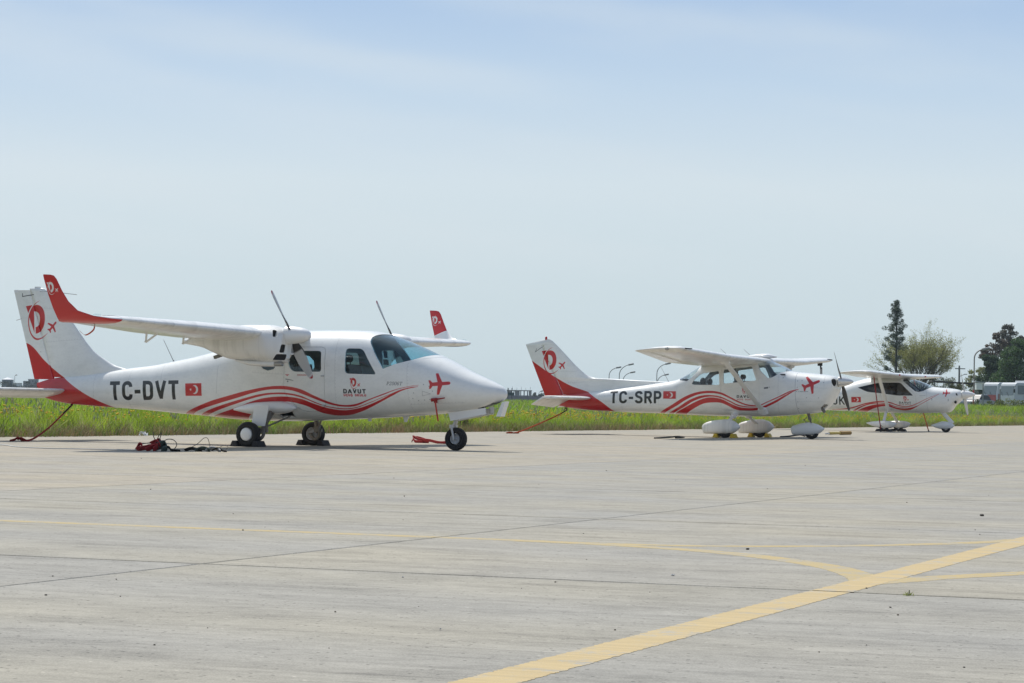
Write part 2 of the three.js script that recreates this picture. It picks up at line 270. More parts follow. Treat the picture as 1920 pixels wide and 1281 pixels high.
// ---------------------------------------------------------------- field behind the apron
const elev = (x, z) => { const [a, n] = toAN(x, z), d = Math.max(-(a - EDGE), -(n + 165)); if (d <= 0) return 0; const D = Math.hypot(x, z); return (0.0026 + 0.0032 * smooth(0.03, 0.16, x / D)) * Math.max(0, Math.min(D, 420) - 100) * smooth(0, 14, d) + 0.05 * smooth(0, 2, d) + 0.05 * n2(x * 0.11, z * 0.11) * smooth(1, 8, d); };
{
  const A = [], Nn = []; for (let i = 0; i <= 46; i++) A.push(EDGE - 0.02 - 1400 * (i / 46) ** 3); const A2 = [EDGE + 0.3, 10, 60, 200, 500, 1000]; const all = [...A.reverse(), ...A2];
  for (let n = 150; n > -420; n -= 8) Nn.push(n); Nn.push(-460, -520, -600, -750, -1000, -1500); Nn.unshift(1200, 500, 250);
  const P = [], U = [], I = [];
  for (const n of Nn) for (const a of all) { const [x, z] = toXZ(a, n), inside = a > EDGE && n > -166; P.push(x, inside ? -0.08 : elev(x, z) - 0.01, z); U.push(x / 12, z / 12); }
  const w = all.length; for (let j = 1; j < Nn.length; j++) for (let i = 1; i < w; i++) { const a = (j - 1) * w + i - 1, b = a + 1, c = a + w, d = c + 1; I.push(a, b, d, a, d, c); }
  const g = new THREE.BufferGeometry(); g.setAttribute('position', new THREE.Float32BufferAttribute(P, 3)); g.setAttribute('uv', new THREE.Float32BufferAttribute(U, 2)); g.setIndex(I); g.computeVertexNormals();
  if (g.attributes.normal.getY(0) < 0) { for (let i = 0; i < I.length; i += 3) { const t = I[i + 1]; I[i + 1] = I[i + 2]; I[i + 2] = t; } g.setIndex(I); g.computeVertexNormals(); }
  const R = rng(21), tex = dataTex(512, 512, (u, v, c) => { const s = (f) => n2(Math.cos(u * 6.2832) * f + 3, Math.sin(u * 6.2832) * f + Math.cos(v * 6.2832) * f * 1.3) , k = 0.8 + 0.25 * s(2) + 0.15 * s(7) + 0.25 * (R() - 0.5), t = smooth(-0.4, 0.6, s(3.3)); c[0] = mix(0.10, 0.075, t) * k; c[1] = mix(0.105, 0.115, t) * k; c[2] = 0.032 * k; });
  structure('field', g, new THREE.MeshStandardMaterial({ map: tex, roughness: 1, side: THREE.DoubleSide }), 'green field behind the apron');
}
function blades(R, n, spread, h0, h1, w, bend, seg = 2) {   // tuft of tapering bent blades
  const P = [], I = [];
  for (let b = 0; b < n; b++) {
    const an = R() * 6.283, r = Math.sqrt(R()) * spread, x = Math.cos(an) * r, z = Math.sin(an) * r, h = mix(h0, h1, R()), d = R() * 6.283, bd = bend * h * (0.3 + R()), f = R() * 3.14, wx = Math.cos(f) * w / 2, wz = Math.sin(f) * w / 2, base = P.length / 3;
    for (let s = 0; s <= seg; s++) { const t = s / seg, k = s === seg ? 0.08 : 1 - 0.55 * t, px = x + Math.cos(d) * bd * t * t, pz = z + Math.sin(d) * bd * t * t, py = h * t * (1 - 0.15 * t * bend); P.push(px - wx * k, py, pz - wz * k, px + wx * k, py, pz + wz * k); if (s) { const q = base + s * 2; I.push(q - 2, q - 1, q + 1, q - 2, q + 1, q); } }
  }
  return { P, I };
}
const grassGeo = ({ P, I }) => { const g = new THREE.BufferGeometry(); g.setAttribute('position', new THREE.Float32BufferAttribute(P, 3)); g.setIndex(I); g.computeVertexNormals(); return g; };
const leafMat = (c, tr = 0.45) => new THREE.MeshPhysicalMaterial({ color: c, roughness: 0.9, transmission: tr, thickness: 0, side: THREE.DoubleSide });
function scatter(name, label, geo, m, spots, col) {
  const o = new THREE.InstancedMesh(geo, m, spots.length), M = new THREE.Matrix4(), q = new THREE.Quaternion(), e = new THREE.Euler(), c = new THREE.Color();
  spots.forEach((s, i) => { e.set(s.tx ?? 0, s.ry, s.tz ?? 0); q.setFromEuler(e); M.compose(V(s.x, s.y, s.z), q, V(s.s * (s.sw ?? 1), s.s * (s.sh ?? 1), s.s * (s.sw ?? 1))); o.setMatrixAt(i, M); col(s, c); o.setColorAt(i, c); });
  o.name = name; o.castShadow = o.receiveShadow = true; o.userData = { kind: 'stuff', label }; scene.add(o); return o;
}
{
  const R = rng(31);
  const green = grassGeo(blades(R, 16, 0.16, 0.22, 0.5, 0.011, 0.45)), tall = grassGeo(blades(R, 11, 0.12, 0.4, 0.72, 0.010, 0.3)), coarse = grassGeo(blades(R, 26, 0.5, 0.22, 0.55, 0.03, 0.4)), dry = grassGeo(blades(R, 18, 0.2, 0.06, 0.24, 0.01, 0.9));
  const white = lin(1, 1, 1);
  const gs = [], ts = [], cs = [], ds = [], fs = [], ws = [];
  const put = (list, a, n, s, extra = {}) => { const [x, z] = toXZ(a, n); if (Math.abs(x / z) > 0.26 || z > -25) return; list.push({ x, z, y: elev(x, z) - 0.015, ry: R() * 6.283, s, ...extra }); };
  const dens = (n, f) => f * clamp(70 / Math.max(40, -n), 0.35, 1.4);
  for (let n = -34; n > -164; n -= 0.25) {
    const k = dens(n, 1);
    for (let i = 0; i < 13 * k; i++) { const d = Math.pow(R(), 0.8) * 4.5, v = n2(n * 0.21, d * 0.4), h = (0.55 + 0.45 * smooth(0.2, 1.9, d)) * (0.85 + 0.3 * v); put(gs, EDGE - 0.25 - d, n + R() * 0.25, 0.8 + 0.5 * R(), { sh: h * (0.75 + 0.35 * R()), v }); }
    for (let i = 0; i < 9 * k; i++) { const d = 0.5 + R() * 7, v = n2(n * 0.13 + 7, d * 0.3); put(ts, EDGE - d, n + R() * 0.25, 0.75 + 0.35 * R(), { sh: 0.62 + 0.24 * v + 0.14 * R(), v }); }
    for (let i = 0; i < 5 * k; i++) put(ds, EDGE - (R() - 0.12) * 1.5, n + R() * 0.25, 0.7 + 0.9 * R(), { v: n2(n * 0.4, 3) });
    for (let i = 0; i < 9 * k; i++) { const d = 3.5 + R() * 14; put(gs, EDGE - d, n + R() * 0.25, 1.0 + 0.5 * R(), { sh: 0.74 + 0.2 * n2(n * 0.15, d * 0.2), v: n2(n * 0.2, d * 0.3) }); }
    const fl = n2(n * 0.075 + 20, 1.5); for (let i = 0; i < (fl > 0.2 ? 3.4 * fl : 0.3); i++) put(fs, EDGE - 0.9 - R() * 2.8, n + R() * 0.25, 0.8 + 0.5 * R());
    const wh = n2(n * 0.06 + 50, 4.5); for (let i = 0; i < (wh > 0.2 ? 3 * wh : 0.35); i++) put(ws, EDGE - 0.6 - R() * 3.5, n + R() * 0.25, 0.8 + 0.5 * R());
  }
  for (let i = 0; i < 26000; i++) { const D = 60 + 330 * Math.pow(R(), 1.4), x = (R() - 0.5) * 0.46 * D, z = -D, [a, n] = toAN(x, z); if (a > EDGE - 10 && n > -166) continue; put(cs, a, n, 1 + 0.6 * R() + D * 0.002, { v: n2(x * 0.05, z * 0.03), sh: 0.6 + 0.22 * R() }); }
  const tint = (s, c, k = 1) => { const v = s.v ?? 0, r = R(); k *= (0.78 + 0.34 * n2(s.x * 0.9, s.z * 0.55)) * (0.8 + 0.4 * R()); if (r < 0.12) k *= 0.45; c.setRGB((0.40 + 0.12 * v + 0.14 * r) * k, (0.6 + 0.06 * v + 0.12 * r) * k, (0.03 + 0.02 * r) * k); if (r > 0.9) c.setRGB(0.62, 0.58, 0.26); };
  scatter('meadow_grass', 'bright green grass along the apron edge', green, leafMat(white), gs, (s, c) => tint(s, c));
  scatter('tall_grass', 'tall thin green grass stalks behind the apron edge', tall, leafMat(white), ts, (s, c) => tint(s, c, 1.05));
  scatter('field_grass', 'grass spreading over the far field', coarse, leafMat(white), cs, (s, c) => tint(s, c, 1.0));
  scatter('dry_grass', 'dry brown grass and weeds lining the edge of the concrete', dry, leafMat(white, 0.15), ds, (s, c) => { const r = R(); r > 0.45 ? c.setRGB(0.26 + 0.1 * R(), 0.2 + 0.06 * R(), 0.11) : c.setRGB(0.13 + 0.08 * R(), 0.17 + 0.08 * R(), 0.04); });
  // flower heads and pale seed heads on stalks
  const head = (nh, r, h0, h1, tall) => { const list = []; for (let k = 0; k < nh; k++) { const x = (R() - 0.5) * 0.35, z = (R() - 0.5) * 0.35, y = mix(h0, h1, R()); const s = new THREE.OctahedronGeometry(r * (0.7 + 0.6 * R())); s.scale(1, tall, 1); s.translate(x, y, z); list.push(s); } return merge(list); };
  scatter('yellow_flowers', 'small yellow wild flowers in the grass', head(10, 0.024, 0.1, 0.4, 0.7), leafMat(white, 0.2), fs, (s, c) => c.setRGB(0.62 + 0.1 * R(), 0.42 + 0.12 * R(), 0.03));
  scatter('seed_heads', 'pale seed heads standing out of the grass', head(9, 0.018, 0.25, 0.62, 2.2), leafMat(white, 0.25), ws, (s, c) => c.setRGB(0.42 + 0.1 * R(), 0.45 + 0.08 * R(), 0.27));
}
// ---------------------------------------------------------------- painted livery (flat print on the skins)
const RED = '#c61b1f', INK = '#171b1e', WHITE = '#eeeeea';
const GLYPH = {   // stroke letters in a box 0..w x 0..1, y down
  T: [0.62, (c) => { c.moveTo(0, 0.085); c.lineTo(0.62, 0.085); c.moveTo(0.31, 0.085); c.lineTo(0.31, 1); }],
  C: [0.62, (c) => { c.moveTo(0.54, 0.3); c.bezierCurveTo(0.53, 0.16, 0.45, 0.085, 0.32, 0.085); c.bezierCurveTo(0.15, 0.085, 0.085, 0.2, 0.085, 0.36); c.lineTo(0.085, 0.64); c.bezierCurveTo(0.085, 0.8, 0.15, 0.915, 0.32, 0.915); c.bezierCurveTo(0.45, 0.915, 0.53, 0.84, 0.54, 0.7); }],
  '-': [0.36, (c) => { c.moveTo(0, 0.56); c.lineTo(0.36, 0.56); }],
  D: [0.62, (c) => { c.moveTo(0.085, 0.085); c.lineTo(0.085, 0.915); c.lineTo(0.3, 0.915); c.bezierCurveTo(0.47, 0.915, 0.535, 0.8, 0.535, 0.64); c.lineTo(0.535, 0.36); c.bezierCurveTo(0.535, 0.2, 0.47, 0.085, 0.3, 0.085); c.closePath(); }],
  V: [0.64, (c) => { c.moveTo(0.07, 0); c.lineTo(0.32, 0.93); c.lineTo(0.57, 0); }],
  S: [0.6, (c) => { c.moveTo(0.52, 0.24); c.bezierCurveTo(0.49, 0.13, 0.42, 0.085, 0.3, 0.085); c.bezierCurveTo(0.15, 0.085, 0.085, 0.17, 0.085, 0.27); c.bezierCurveTo(0.085, 0.54, 0.525, 0.42, 0.525, 0.71); c.bezierCurveTo(0.525, 0.84, 0.44, 0.915, 0.3, 0.915); c.bezierCurveTo(0.16, 0.915, 0.09, 0.86, 0.06, 0.75); }],
  R: [0.62, (c) => { c.moveTo(0.085, 1); c.lineTo(0.085, 0.085); c.lineTo(0.33, 0.085); c.bezierCurveTo(0.6, 0.085, 0.6, 0.52, 0.33, 0.52); c.lineTo(0.085, 0.52); c.moveTo(0.33, 0.52); c.lineTo(0.56, 1); }],
  P: [0.6, (c) => { c.moveTo(0.085, 1); c.lineTo(0.085, 0.085); c.lineTo(0.33, 0.085); c.bezierCurveTo(0.6, 0.085, 0.6, 0.56, 0.33, 0.56); c.lineTo(0.085, 0.56); }],
  U: [0.62, (c) => { c.moveTo(0.085, 0); c.lineTo(0.085, 0.66); c.bezierCurveTo(0.085, 0.99, 0.535, 0.99, 0.535, 0.66); c.lineTo(0.535, 0); }],
  J: [0.5, (c) => { c.moveTo(0.415, 0); c.lineTo(0.415, 0.68); c.bezierCurveTo(0.415, 0.97, 0.11, 0.98, 0.04, 0.8); }],
  K: [0.62, (c) => { c.moveTo(0.085, 0); c.lineTo(0.085, 1); c.moveTo(0.56, 0); c.lineTo(0.12, 0.58); c.moveTo(0.24, 0.44); c.lineTo(0.58, 1); }],
  A: [0.7, (c) => { c.moveTo(0.05, 1); c.lineTo(0.35, 0.06); c.lineTo(0.65, 1); c.moveTo(0.3, 0.72); c.lineTo(0.56, 0.72); }],
  O: [0.62, (c) => { c.ellipse(0.31, 0.5, 0.22, 0.41, 0, 0, 6.2832); }],
  L: [0.5, (c) => { c.moveTo(0.085, 0); c.lineTo(0.085, 0.915); c.lineTo(0.48, 0.915); }],
  Ç: [0.62, (c) => { GLYPH.C[1](c); c.moveTo(0.34, 0.94); c.lineTo(0.28, 1.2); }],
  Ş: [0.6, (c) => { GLYPH.S[1](c); c.moveTo(0.32, 0.94); c.lineTo(0.26, 1.2); }],
  ' ': [0.35, () => {}],
};
function strokeText(c, text, w, h, colour, weight = 0.165, gap = 0.17) {   // fills a box w x h centred on the origin
  let L = 0; for (const ch of text) L += GLYPH[ch][0] + gap; L -= gap;
  c.save(); c.translate(-w / 2, -h / 2); c.scale(w / L, h); c.strokeStyle = colour; c.lineWidth = weight; c.lineJoin = 'miter'; c.miterLimit = 3; let x = 0;
  for (const ch of text) { c.save(); c.translate(x, 0); c.beginPath(); GLYPH[ch][1](c); c.stroke(); c.restore(); x += GLYPH[ch][0] + gap; }
  c.restore();
}
const jet = (c, s, rot, colour) => {   // little airliner seen from above, nose along +x before turning
  c.save(); c.rotate(rot); c.scale(s, s); c.fillStyle = colour; c.beginPath();
  [[0.5, 0], [0.47, 0.06], [0.4, 0.075], [0.13, 0.08], [-0.06, 0.5], [-0.17, 0.5], [-0.08, 0.09], [-0.32, 0.08], [-0.42, 0.2], [-0.5, 0.2], [-0.45, 0], [-0.5, -0.2], [-0.42, -0.2], [-0.32, -0.08], [-0.08, -0.09], [-0.17, -0.5], [-0.06, -0.5], [0.13, -0.08], [0.4, -0.075], [0.47, -0.06]].forEach((p, i) => i ? c.lineTo(...p) : c.moveTo(...p)); c.closePath(); c.fill(); c.restore();
};
function emblem(c, s, colour, ground) {   // letter D inside an orbit line with a small jet; 1000 units wide
  c.save(); c.scale(s / 1000, s / 1000); c.translate(-620, -600); c.fillStyle = colour; c.strokeStyle = colour;
  c.beginPath(); c.moveTo(140, 235); c.lineTo(350, 210); c.quadraticCurveTo(270, 300, 215, 415); c.closePath(); c.fill();
  c.beginPath(); c.moveTo(465, 940); c.bezierCurveTo(640, 940, 755, 770, 755, 560); c.bezierCurveTo(755, 330, 640, 205, 480, 205); c.bezierCurveTo(380, 205, 265, 330, 250, 520); c.lineTo(425, 920); c.lineTo(405, 372); c.bezierCurveTo(520, 360, 597, 430, 597, 560); c.bezierCurveTo(597, 690, 550, 770, 462, 775); c.closePath(); c.fill();
  c.beginPath(); c.moveTo(600, 88); c.bezierCurveTo(350, 160, 205, 400, 215, 660); c.bezierCurveTo(230, 930, 380, 1105, 520, 1105); c.bezierCurveTo(650, 1100, 780, 1000, 865, 908); c.bezierCurveTo(760, 1000, 650, 1065, 530, 1065); c.bezierCurveTo(380, 1060, 250, 880, 243, 650); c.bezierCurveTo(235, 400, 370, 180, 600, 88); c.closePath(); c.fill();
  c.save(); c.translate(1000, 760); jet(c, 330, -0.82, colour); c.restore(); c.restore();
}
function flagTR(c, w, h) {
  c.fillStyle = RED; c.fillRect(-w / 2, -h / 2, w, h); c.fillStyle = '#e9e4e0'; c.beginPath(); c.arc(0.08 * w, 0, h * 0.36, 0, 6.2832); c.fill(); c.fillStyle = RED; c.beginPath(); c.arc(-0.01 * w, 0, h * 0.29, 0, 6.2832); c.fill();
  c.fillStyle = '#e9e4e0'; c.beginPath(); for (let k = 0; k < 10; k++) { const r = (k & 1 ? 0.055 : 0.14) * h, t = k * Math.PI / 5 + Math.PI; c.lineTo(-0.17 * w + Math.cos(t) * r, Math.sin(t) * r); } c.closePath(); c.fill();
}
function livery(win, draw, seed) {
  const W = 2048, Hh = Math.round(W * win.h / win.w), cv = document.createElement('canvas'); cv.width = W; cv.height = Hh * 2; const c = cv.getContext('2d'), k = W / win.w;
  c.fillStyle = WHITE; c.fillRect(0, 0, W, Hh * 2);
  for (const port of [0, 1]) {
    c.save(); c.beginPath(); c.rect(0, port * Hh, W, Hh); c.clip(); c.translate(0, port * Hh);
    const X = (x) => (x - win.x0) * k, Y = (y) => Hh - (y - win.y0) * k;
    const spline = (p) => new THREE.CatmullRomCurve3(p.map((q) => V(q[0], q[1], 0)), false, 'centripetal').getPoints(p.length * 8);
    draw({
      c,
      poly(p, col) { c.fillStyle = col; c.beginPath(); p.forEach((q) => c.lineTo(X(q[0]), Y(q[1]))); c.closePath(); c.fill(); },
      band(up, lo, col) { c.fillStyle = col; c.beginPath(); for (const q of spline(up)) c.lineTo(X(q.x), Y(q.y)); for (const q of spline(lo).reverse()) c.lineTo(X(q.x), Y(q.y)); c.closePath(); c.fill(); },
      seam(p, col = 'rgba(70,72,75,0.55)', w = 0.006) { c.strokeStyle = col; c.lineWidth = w * k; c.beginPath(); p.forEach((q) => c.lineTo(X(q[0]), Y(q[1]))); c.stroke(); },
      dot(x, y, r, col) { c.fillStyle = col; c.beginPath(); c.arc(X(x), Y(y), r * k, 0, 6.2832); c.fill(); },
      item(x, y, rot, fn) { c.save(); c.translate(X(x), Y(y)); c.scale(port ? -k : k, k); c.rotate(rot); fn(c); c.restore(); },
    });
    c.restore();
  }
  const im = c.getImageData(0, 0, W, Hh * 2), d = im.data, R = rng(seed);
  for (let j = 0; j < Hh * 2; j++) for (let i = 0; i < W; i++) { const o = (j * W + i) * 4, m = 1 - 0.028 * Math.max(0, n2(i * 0.012 + seed, j * 0.02)) - 0.02 * Math.max(0, n2(i * 0.05, j * 0.07 + seed)) - 0.012 * R(); d[o] *= m; d[o + 1] *= m; d[o + 2] *= m * 0.996; }
  c.putImageData(im, 0, 0);
  const t = new THREE.CanvasTexture(cv); t.colorSpace = THREE.SRGBColorSpace; t.anisotropy = 16; return t;
}
const airPaint = (map) => phys(lin(1, 1, 1), 0.38, { map, clearcoat: 0.7, clearcoatRoughness: 0.12 });
// shared finishes
const grimeTex = dataTex(512, 512, (u, v, c) => { const m = 1 - 0.13 * smooth(0.0, 0.8, n2(u * 5, v * 14)) - 0.09 * smooth(0.1, 0.9, n2(u * 20 + 3, v * 30)) - 0.03 * Math.abs(n2(u * 90, v * 90)); c[0] = 0.84 * m; c[1] = 0.83 * m; c[2] = 0.805 * (m - 0.015); });
const M = {
  white: phys(lin(0.84, 0.84, 0.82), 0.38, { clearcoat: 0.7, clearcoatRoughness: 0.12 }),
  wing: phys(lin(1, 1, 1), 0.42, { map: grimeTex, clearcoat: 0.5, clearcoatRoughness: 0.15 }),
  red: phys(lin(0.55, 0.011, 0.013), 0.38, { clearcoat: 0.7, clearcoatRoughness: 0.12 }),
  grey: std(lin(0.42, 0.43, 0.44), 0.5), steel: std(lin(0.42, 0.41, 0.39), 0.42, { metalness: 0.7 }), oily: std(lin(0.2, 0.18, 0.15), 0.5, { metalness: 0.35 }),
  black: std(lin(0.018, 0.018, 0.018), 0.75), rubber: std(lin(0.022, 0.021, 0.02), 0.85), dark: std(lin(0.035, 0.035, 0.038), 0.8), lining: std(lin(0.36, 0.36, 0.35), 0.85), seat: std(lin(0.035, 0.036, 0.04), 0.75), tan: std(lin(0.30, 0.23, 0.15), 0.8), panel: std(lin(0.05, 0.05, 0.055), 0.6),
  glass: phys(lin(0.72, 0.86, 0.90), 0.02, { transmission: 1, thickness: 0, ior: 1.45 }), clear: phys(lin(0.90, 0.94, 0.95), 0.02, { transmission: 1, thickness: 0, ior: 1.45 }), smoke: phys(lin(0.42, 0.40, 0.38), 0.02, { transmission: 1, thickness: 0, ior: 1.45 }),
  webRed: std(lin(0.33, 0.025, 0.025), 0.85), webOrange: std(lin(0.55, 0.09, 0.035), 0.85), yellow: std(lin(0.62, 0.42, 0.03), 0.6), lamp: phys(lin(0.6, 0.02, 0.02), 0.15, { transmission: 0.3 }), antenna: std(lin(0.25, 0.25, 0.25), 0.5), chock: std(lin(0.03, 0.03, 0.032), 0.8), cable: std(lin(0.12, 0.10, 0.08), 0.7),
};
function wheelGeo(R, w, hub) {   // tyre and rim turning about z
  const pts = []; for (let i = 0; i <= 20; i++) { const t = mix(-2.25, 2.25, i / 20); pts.push(new THREE.Vector2((R + hub) / 2 + (R - hub) / 2 * spow(Math.cos(t), 0.75) * 1.0, w / 2 * spow(Math.sin(t), 0.7))); }
  const ty = new THREE.LatheGeometry(pts, 40); ty.rotateX(Math.PI / 2);
  const rim = merge([[-1, 1]].flat().map((s) => { const p = [[0.0, 0.32], [hub * 0.25, 0.33], [hub * 0.32, 0.2], [hub * 0.8, 0.16], [hub * 0.9, 0.34], [hub * 1.06, 0.36], [hub * 1.06, 0]].map(([x, y]) => new THREE.Vector2(x, y * w * s)); const g = new THREE.LatheGeometry(p, 32); g.rotateX(Math.PI / 2); return g; }));
  return { ty, rim };
}
function bladeGeo(R, r0, phi, sense, maxC) {   // propeller blade in the plane x = 0, hub at origin
  const L = [], d = [0, Math.cos(phi), Math.sin(phi)], t = [0, -Math.sin(phi), Math.cos(phi)], col = [];
  const N = 26; for (let i = 0; i <= N; i++) {
    const u = i / N, r = mix(r0, R, u), be = mix(0.95, 0.28, Math.pow(u, 0.7)) * sense, ch = maxC * (i === N ? 0.12 : (0.42 + 0.58 * smooth(0.0, 0.38, u)) * (1 - 0.42 * smooth(0.5, 1, u)) * Math.sqrt(1 - 0.72 * smooth(0.9, 1, u))), th = mix(0.4, 0.09, smooth(0, 0.45, u));
    const cd = [Math.sin(be), t[1] * Math.cos(be), t[2] * Math.cos(be)], nd = [Math.cos(be), -t[1] * Math.sin(be), -t[2] * Math.sin(be)];
    L.push(foil(th, 0, 1, 8, 0.03).map(([x, y]) => [0, 1, 2].map((k) => d[k] * r + cd[k] * (0.38 - x) * ch + nd[k] * y * ch)));
  }
  const g = rings(L), P = L[0].length;
  return { g, P, N };
}
function paintBlade({ g, P, N }, f) { const c = []; for (let i = 0; i < g.attributes.position.count; i++) { const row = Math.min(N, Math.floor(i / P)), k = i % P, ch = Math.abs(k - 8) / 8; c.push(...f(row / N, ch)); } g.setAttribute('color', new THREE.Float32BufferAttribute(c, 3)); return g; }
function strutGeo(a, b, ch, th, n = 16) { const A = V(...a), B = V(...b), d = B.clone().sub(A).normalize(), cx = V(1, 0, 0).addScaledVector(d, -d.x).normalize(), t = d.clone().cross(cx); return rings([A, B].map((p) => [...Array(n)].map((_, k) => { const q = k / n * 6.2832, c = Math.cos(q), s = Math.sin(q); return [p.x + cx.x * c * ch / 2 + t.x * s * th / 2, p.y + cx.y * c * ch / 2 + t.y * s * th / 2, p.z + cx.z * c * ch / 2 + t.z * s * th / 2]; }))); }
// ---------------------------------------------------------------- aircraft building blocks
function splitZ(g) { const h = g.index ? g.toNonIndexed() : g, p = h.attributes.position, n = h.attributes.normal, out = [[[], []], [[], []]]; for (let i = 0; i < p.count; i += 3) { const s = p.getZ(i) + p.getZ(i + 1) + p.getZ(i + 2) >= 0 ? 0 : 1; for (let k = 0; k < 3; k++) { out[s][0].push(p.getX(i + k), p.getY(i + k), p.getZ(i + k)); out[s][1].push(n.getX(i + k), n.getY(i + k), n.getZ(i + k)); } } return out.map(([a, b]) => { const q = new THREE.BufferGeometry(); q.setAttribute('position', new THREE.Float32BufferAttribute(a, 3)); q.setAttribute('normal', new THREE.Float32BufferAttribute(b, 3)); return q; }); }
function splitBy(g, test) { const h = g.index ? g.toNonIndexed() : g, p = h.attributes.position, n = h.attributes.normal, out = [[[], []], [[], []]], c = V(); for (let i = 0; i < p.count; i += 3) { c.set(0, 0, 0); for (let k = 0; k < 3; k++) c.add(V(p.getX(i + k), p.getY(i + k), p.getZ(i + k))); c.divideScalar(3); const s = test(c) ? 0 : 1; for (let k = 0; k < 3; k++) { out[s][0].push(p.getX(i + k), p.getY(i + k), p.getZ(i + k)); out[s][1].push(n.getX(i + k), n.getY(i + k), n.getZ(i + k)); } } return out.map(([a, b]) => { const q = new THREE.BufferGeometry(); q.setAttribute('position', new THREE.Float32BufferAttribute(a, 3)); q.setAttribute('normal', new THREE.Float32BufferAttribute(b, 3)); return q; }); }
// body with cabin: panes = [{name, pts, mat, through}], doors = [{pts, panes:[index]}]
function cabinBody(root, T, win, paint, { cab, panes, doors = [], holes = [], lining = M.lining, inset = 0.03 }) {
  const outer = hull(T), inner = hull(T, { inset, x0: cab[0], x1: cab[1], nx: 70, na: 56 });
  const tubeG = cut(hull(T, { inset: 0.005, x0: cab[0] - 0.3, x1: cab[1] + 0.25, nx: 110, na: 72 }), hull(T, { inset: 0.011, x0: cab[0] - 0.35, x1: cab[1] + 0.3, nx: 110, na: 72 }));
  let shell = cut(outer, inner);
  for (const p of panes) { const g = prism(p.pts, p.one ? 0.02 : -1.5, 1.5); shell = cut(shell, g); }
  for (const h of holes) shell = cut(shell, h);
  const isIn = (() => { const f = { top: pchip(T.top), bot: pchip(T.bot), hw: pchip(T.hw), nn: pchip(T.nn) }; return (c) => { if (c.x < cab[0] - 0.01 || c.x > cab[1] + 0.01) return false; const t = f.top(c.x), b = f.bot(c.x), H = (t - b) / 2 - inset * 0.5, hw = f.hw(c.x) - inset * 0.5, n = f.nn(c.x); return Math.pow(Math.abs(c.z) / hw, n) + Math.pow(Math.abs(c.y - (t + b) / 2) / H, n) < 1; }; })();
  const doorMeshes = [];
  for (const d of doors) {
    for (const s of d.both ? [1, -1] : [1]) {
      const g0 = prism(d.pts, 0.12, 1.5), g1 = prism(shrink(d.pts, 0.0045), 0.13, 1.49), A = s > 0 ? g0 : mirrorZ(g0), B = s > 0 ? g1 : mirrorZ(g1);
      const dg = cut(shell, B, INTERSECTION); shell = cut(shell, A);
      doorMeshes.push([d, s, dg]);
    }
  }
  const [lin_, skin] = splitBy(shell, isIn);
  const body = mesh('fuselage', sideUV(skin, win), paint, root); mesh('cabin_lining', lin_, lining, root);
  const glassOf = (p) => cut(tubeG, prism(p.pts, p.one ? 0.02 : -1.5, 1.5), INTERSECTION);
  const dm = doorMeshes.map(([d, s, dg]) => { const o = mesh('door', sideUV(dg, win), paint, root); return { d, s, o }; });
  for (const p of panes) {
    const g = glassOf(p), parts = p.through ? [g] : splitZ(g);
    parts.forEach((q, k) => { if (!q.attributes.position.count) return; const host = dm.find((e) => e.d.id && e.d.id === p.door && e.s === (k ? -1 : 1)); mesh(p.name, q, p.mat, host ? host.o : root); });
  }
  return { body, doors: dm };
}
function shrink(pts, d) { const N = pts.length; let ar = 0; for (let i = 0; i < N; i++) { const a = pts[i], b = pts[(i + 1) % N]; ar += a[0] * b[1] - b[0] * a[1]; } const sg = ar > 0 ? 1 : -1; return pts.map((p, i) => { const a = pts[(i + N - 1) % N], b = pts[(i + 1) % N]; let n1 = [-(p[1] - a[1]), p[0] - a[0]], n2_ = [-(b[1] - p[1]), b[0] - p[0]]; const l1 = Math.hypot(...n1) || 1, l2 = Math.hypot(...n2_) || 1; let nx = n1[0] / l1 + n2_[0] / l2, ny = n1[1] / l1 + n2_[1] / l2; const l = Math.hypot(nx, ny) || 1; return [p[0] + sg * d * nx / l, p[1] + sg * d * ny / l]; }); }
function seatAt(root, x, y, z, m, h = 0.5) {
  const s = mesh('seat', merge([box(0.4, 0.12, 0.4, x + 0.16, y, z), box(0.13, h, 0.4, x - 0.06, y + h / 2 + 0.02, z, 0, 0, 0.18)]), m, root);
  const hr = new THREE.CapsuleGeometry(0.055, 0.15, 6, 14); hr.rotateX(Math.PI / 2); hr.scale(0.75, 1.1, 1); hr.translate(x - 0.15, y + h + 0.12, z); mesh('headrest', merge([hr, rod([x - 0.135, y + h - 0.02, z - 0.06], [x - 0.145, y + h + 0.08, z - 0.06], 0.008), rod([x - 0.135, y + h - 0.02, z + 0.06], [x - 0.145, y + h + 0.08, z + 0.06], 0.008)]), m, s);
}
const uvWing = (g) => { const h = g.index ? g.toNonIndexed() : g, p = h.attributes.position, u = new Float32Array(p.count * 2); for (let i = 0; i < p.count; i++) { u[2 * i] = p.getX(i) / 1.7; u[2 * i + 1] = p.getZ(i) / 4.1; } h.setAttribute('uv', new THREE.BufferAttribute(u, 2)); return h; };
function place(root, l) { return root.localToWorld(V(...l)); }
function attached(root, name, label, category, l, group) { const p = place(root, l), o = thing(name, label, category, [p.x, p.y, p.z], root.rotation.y, group); return o; }

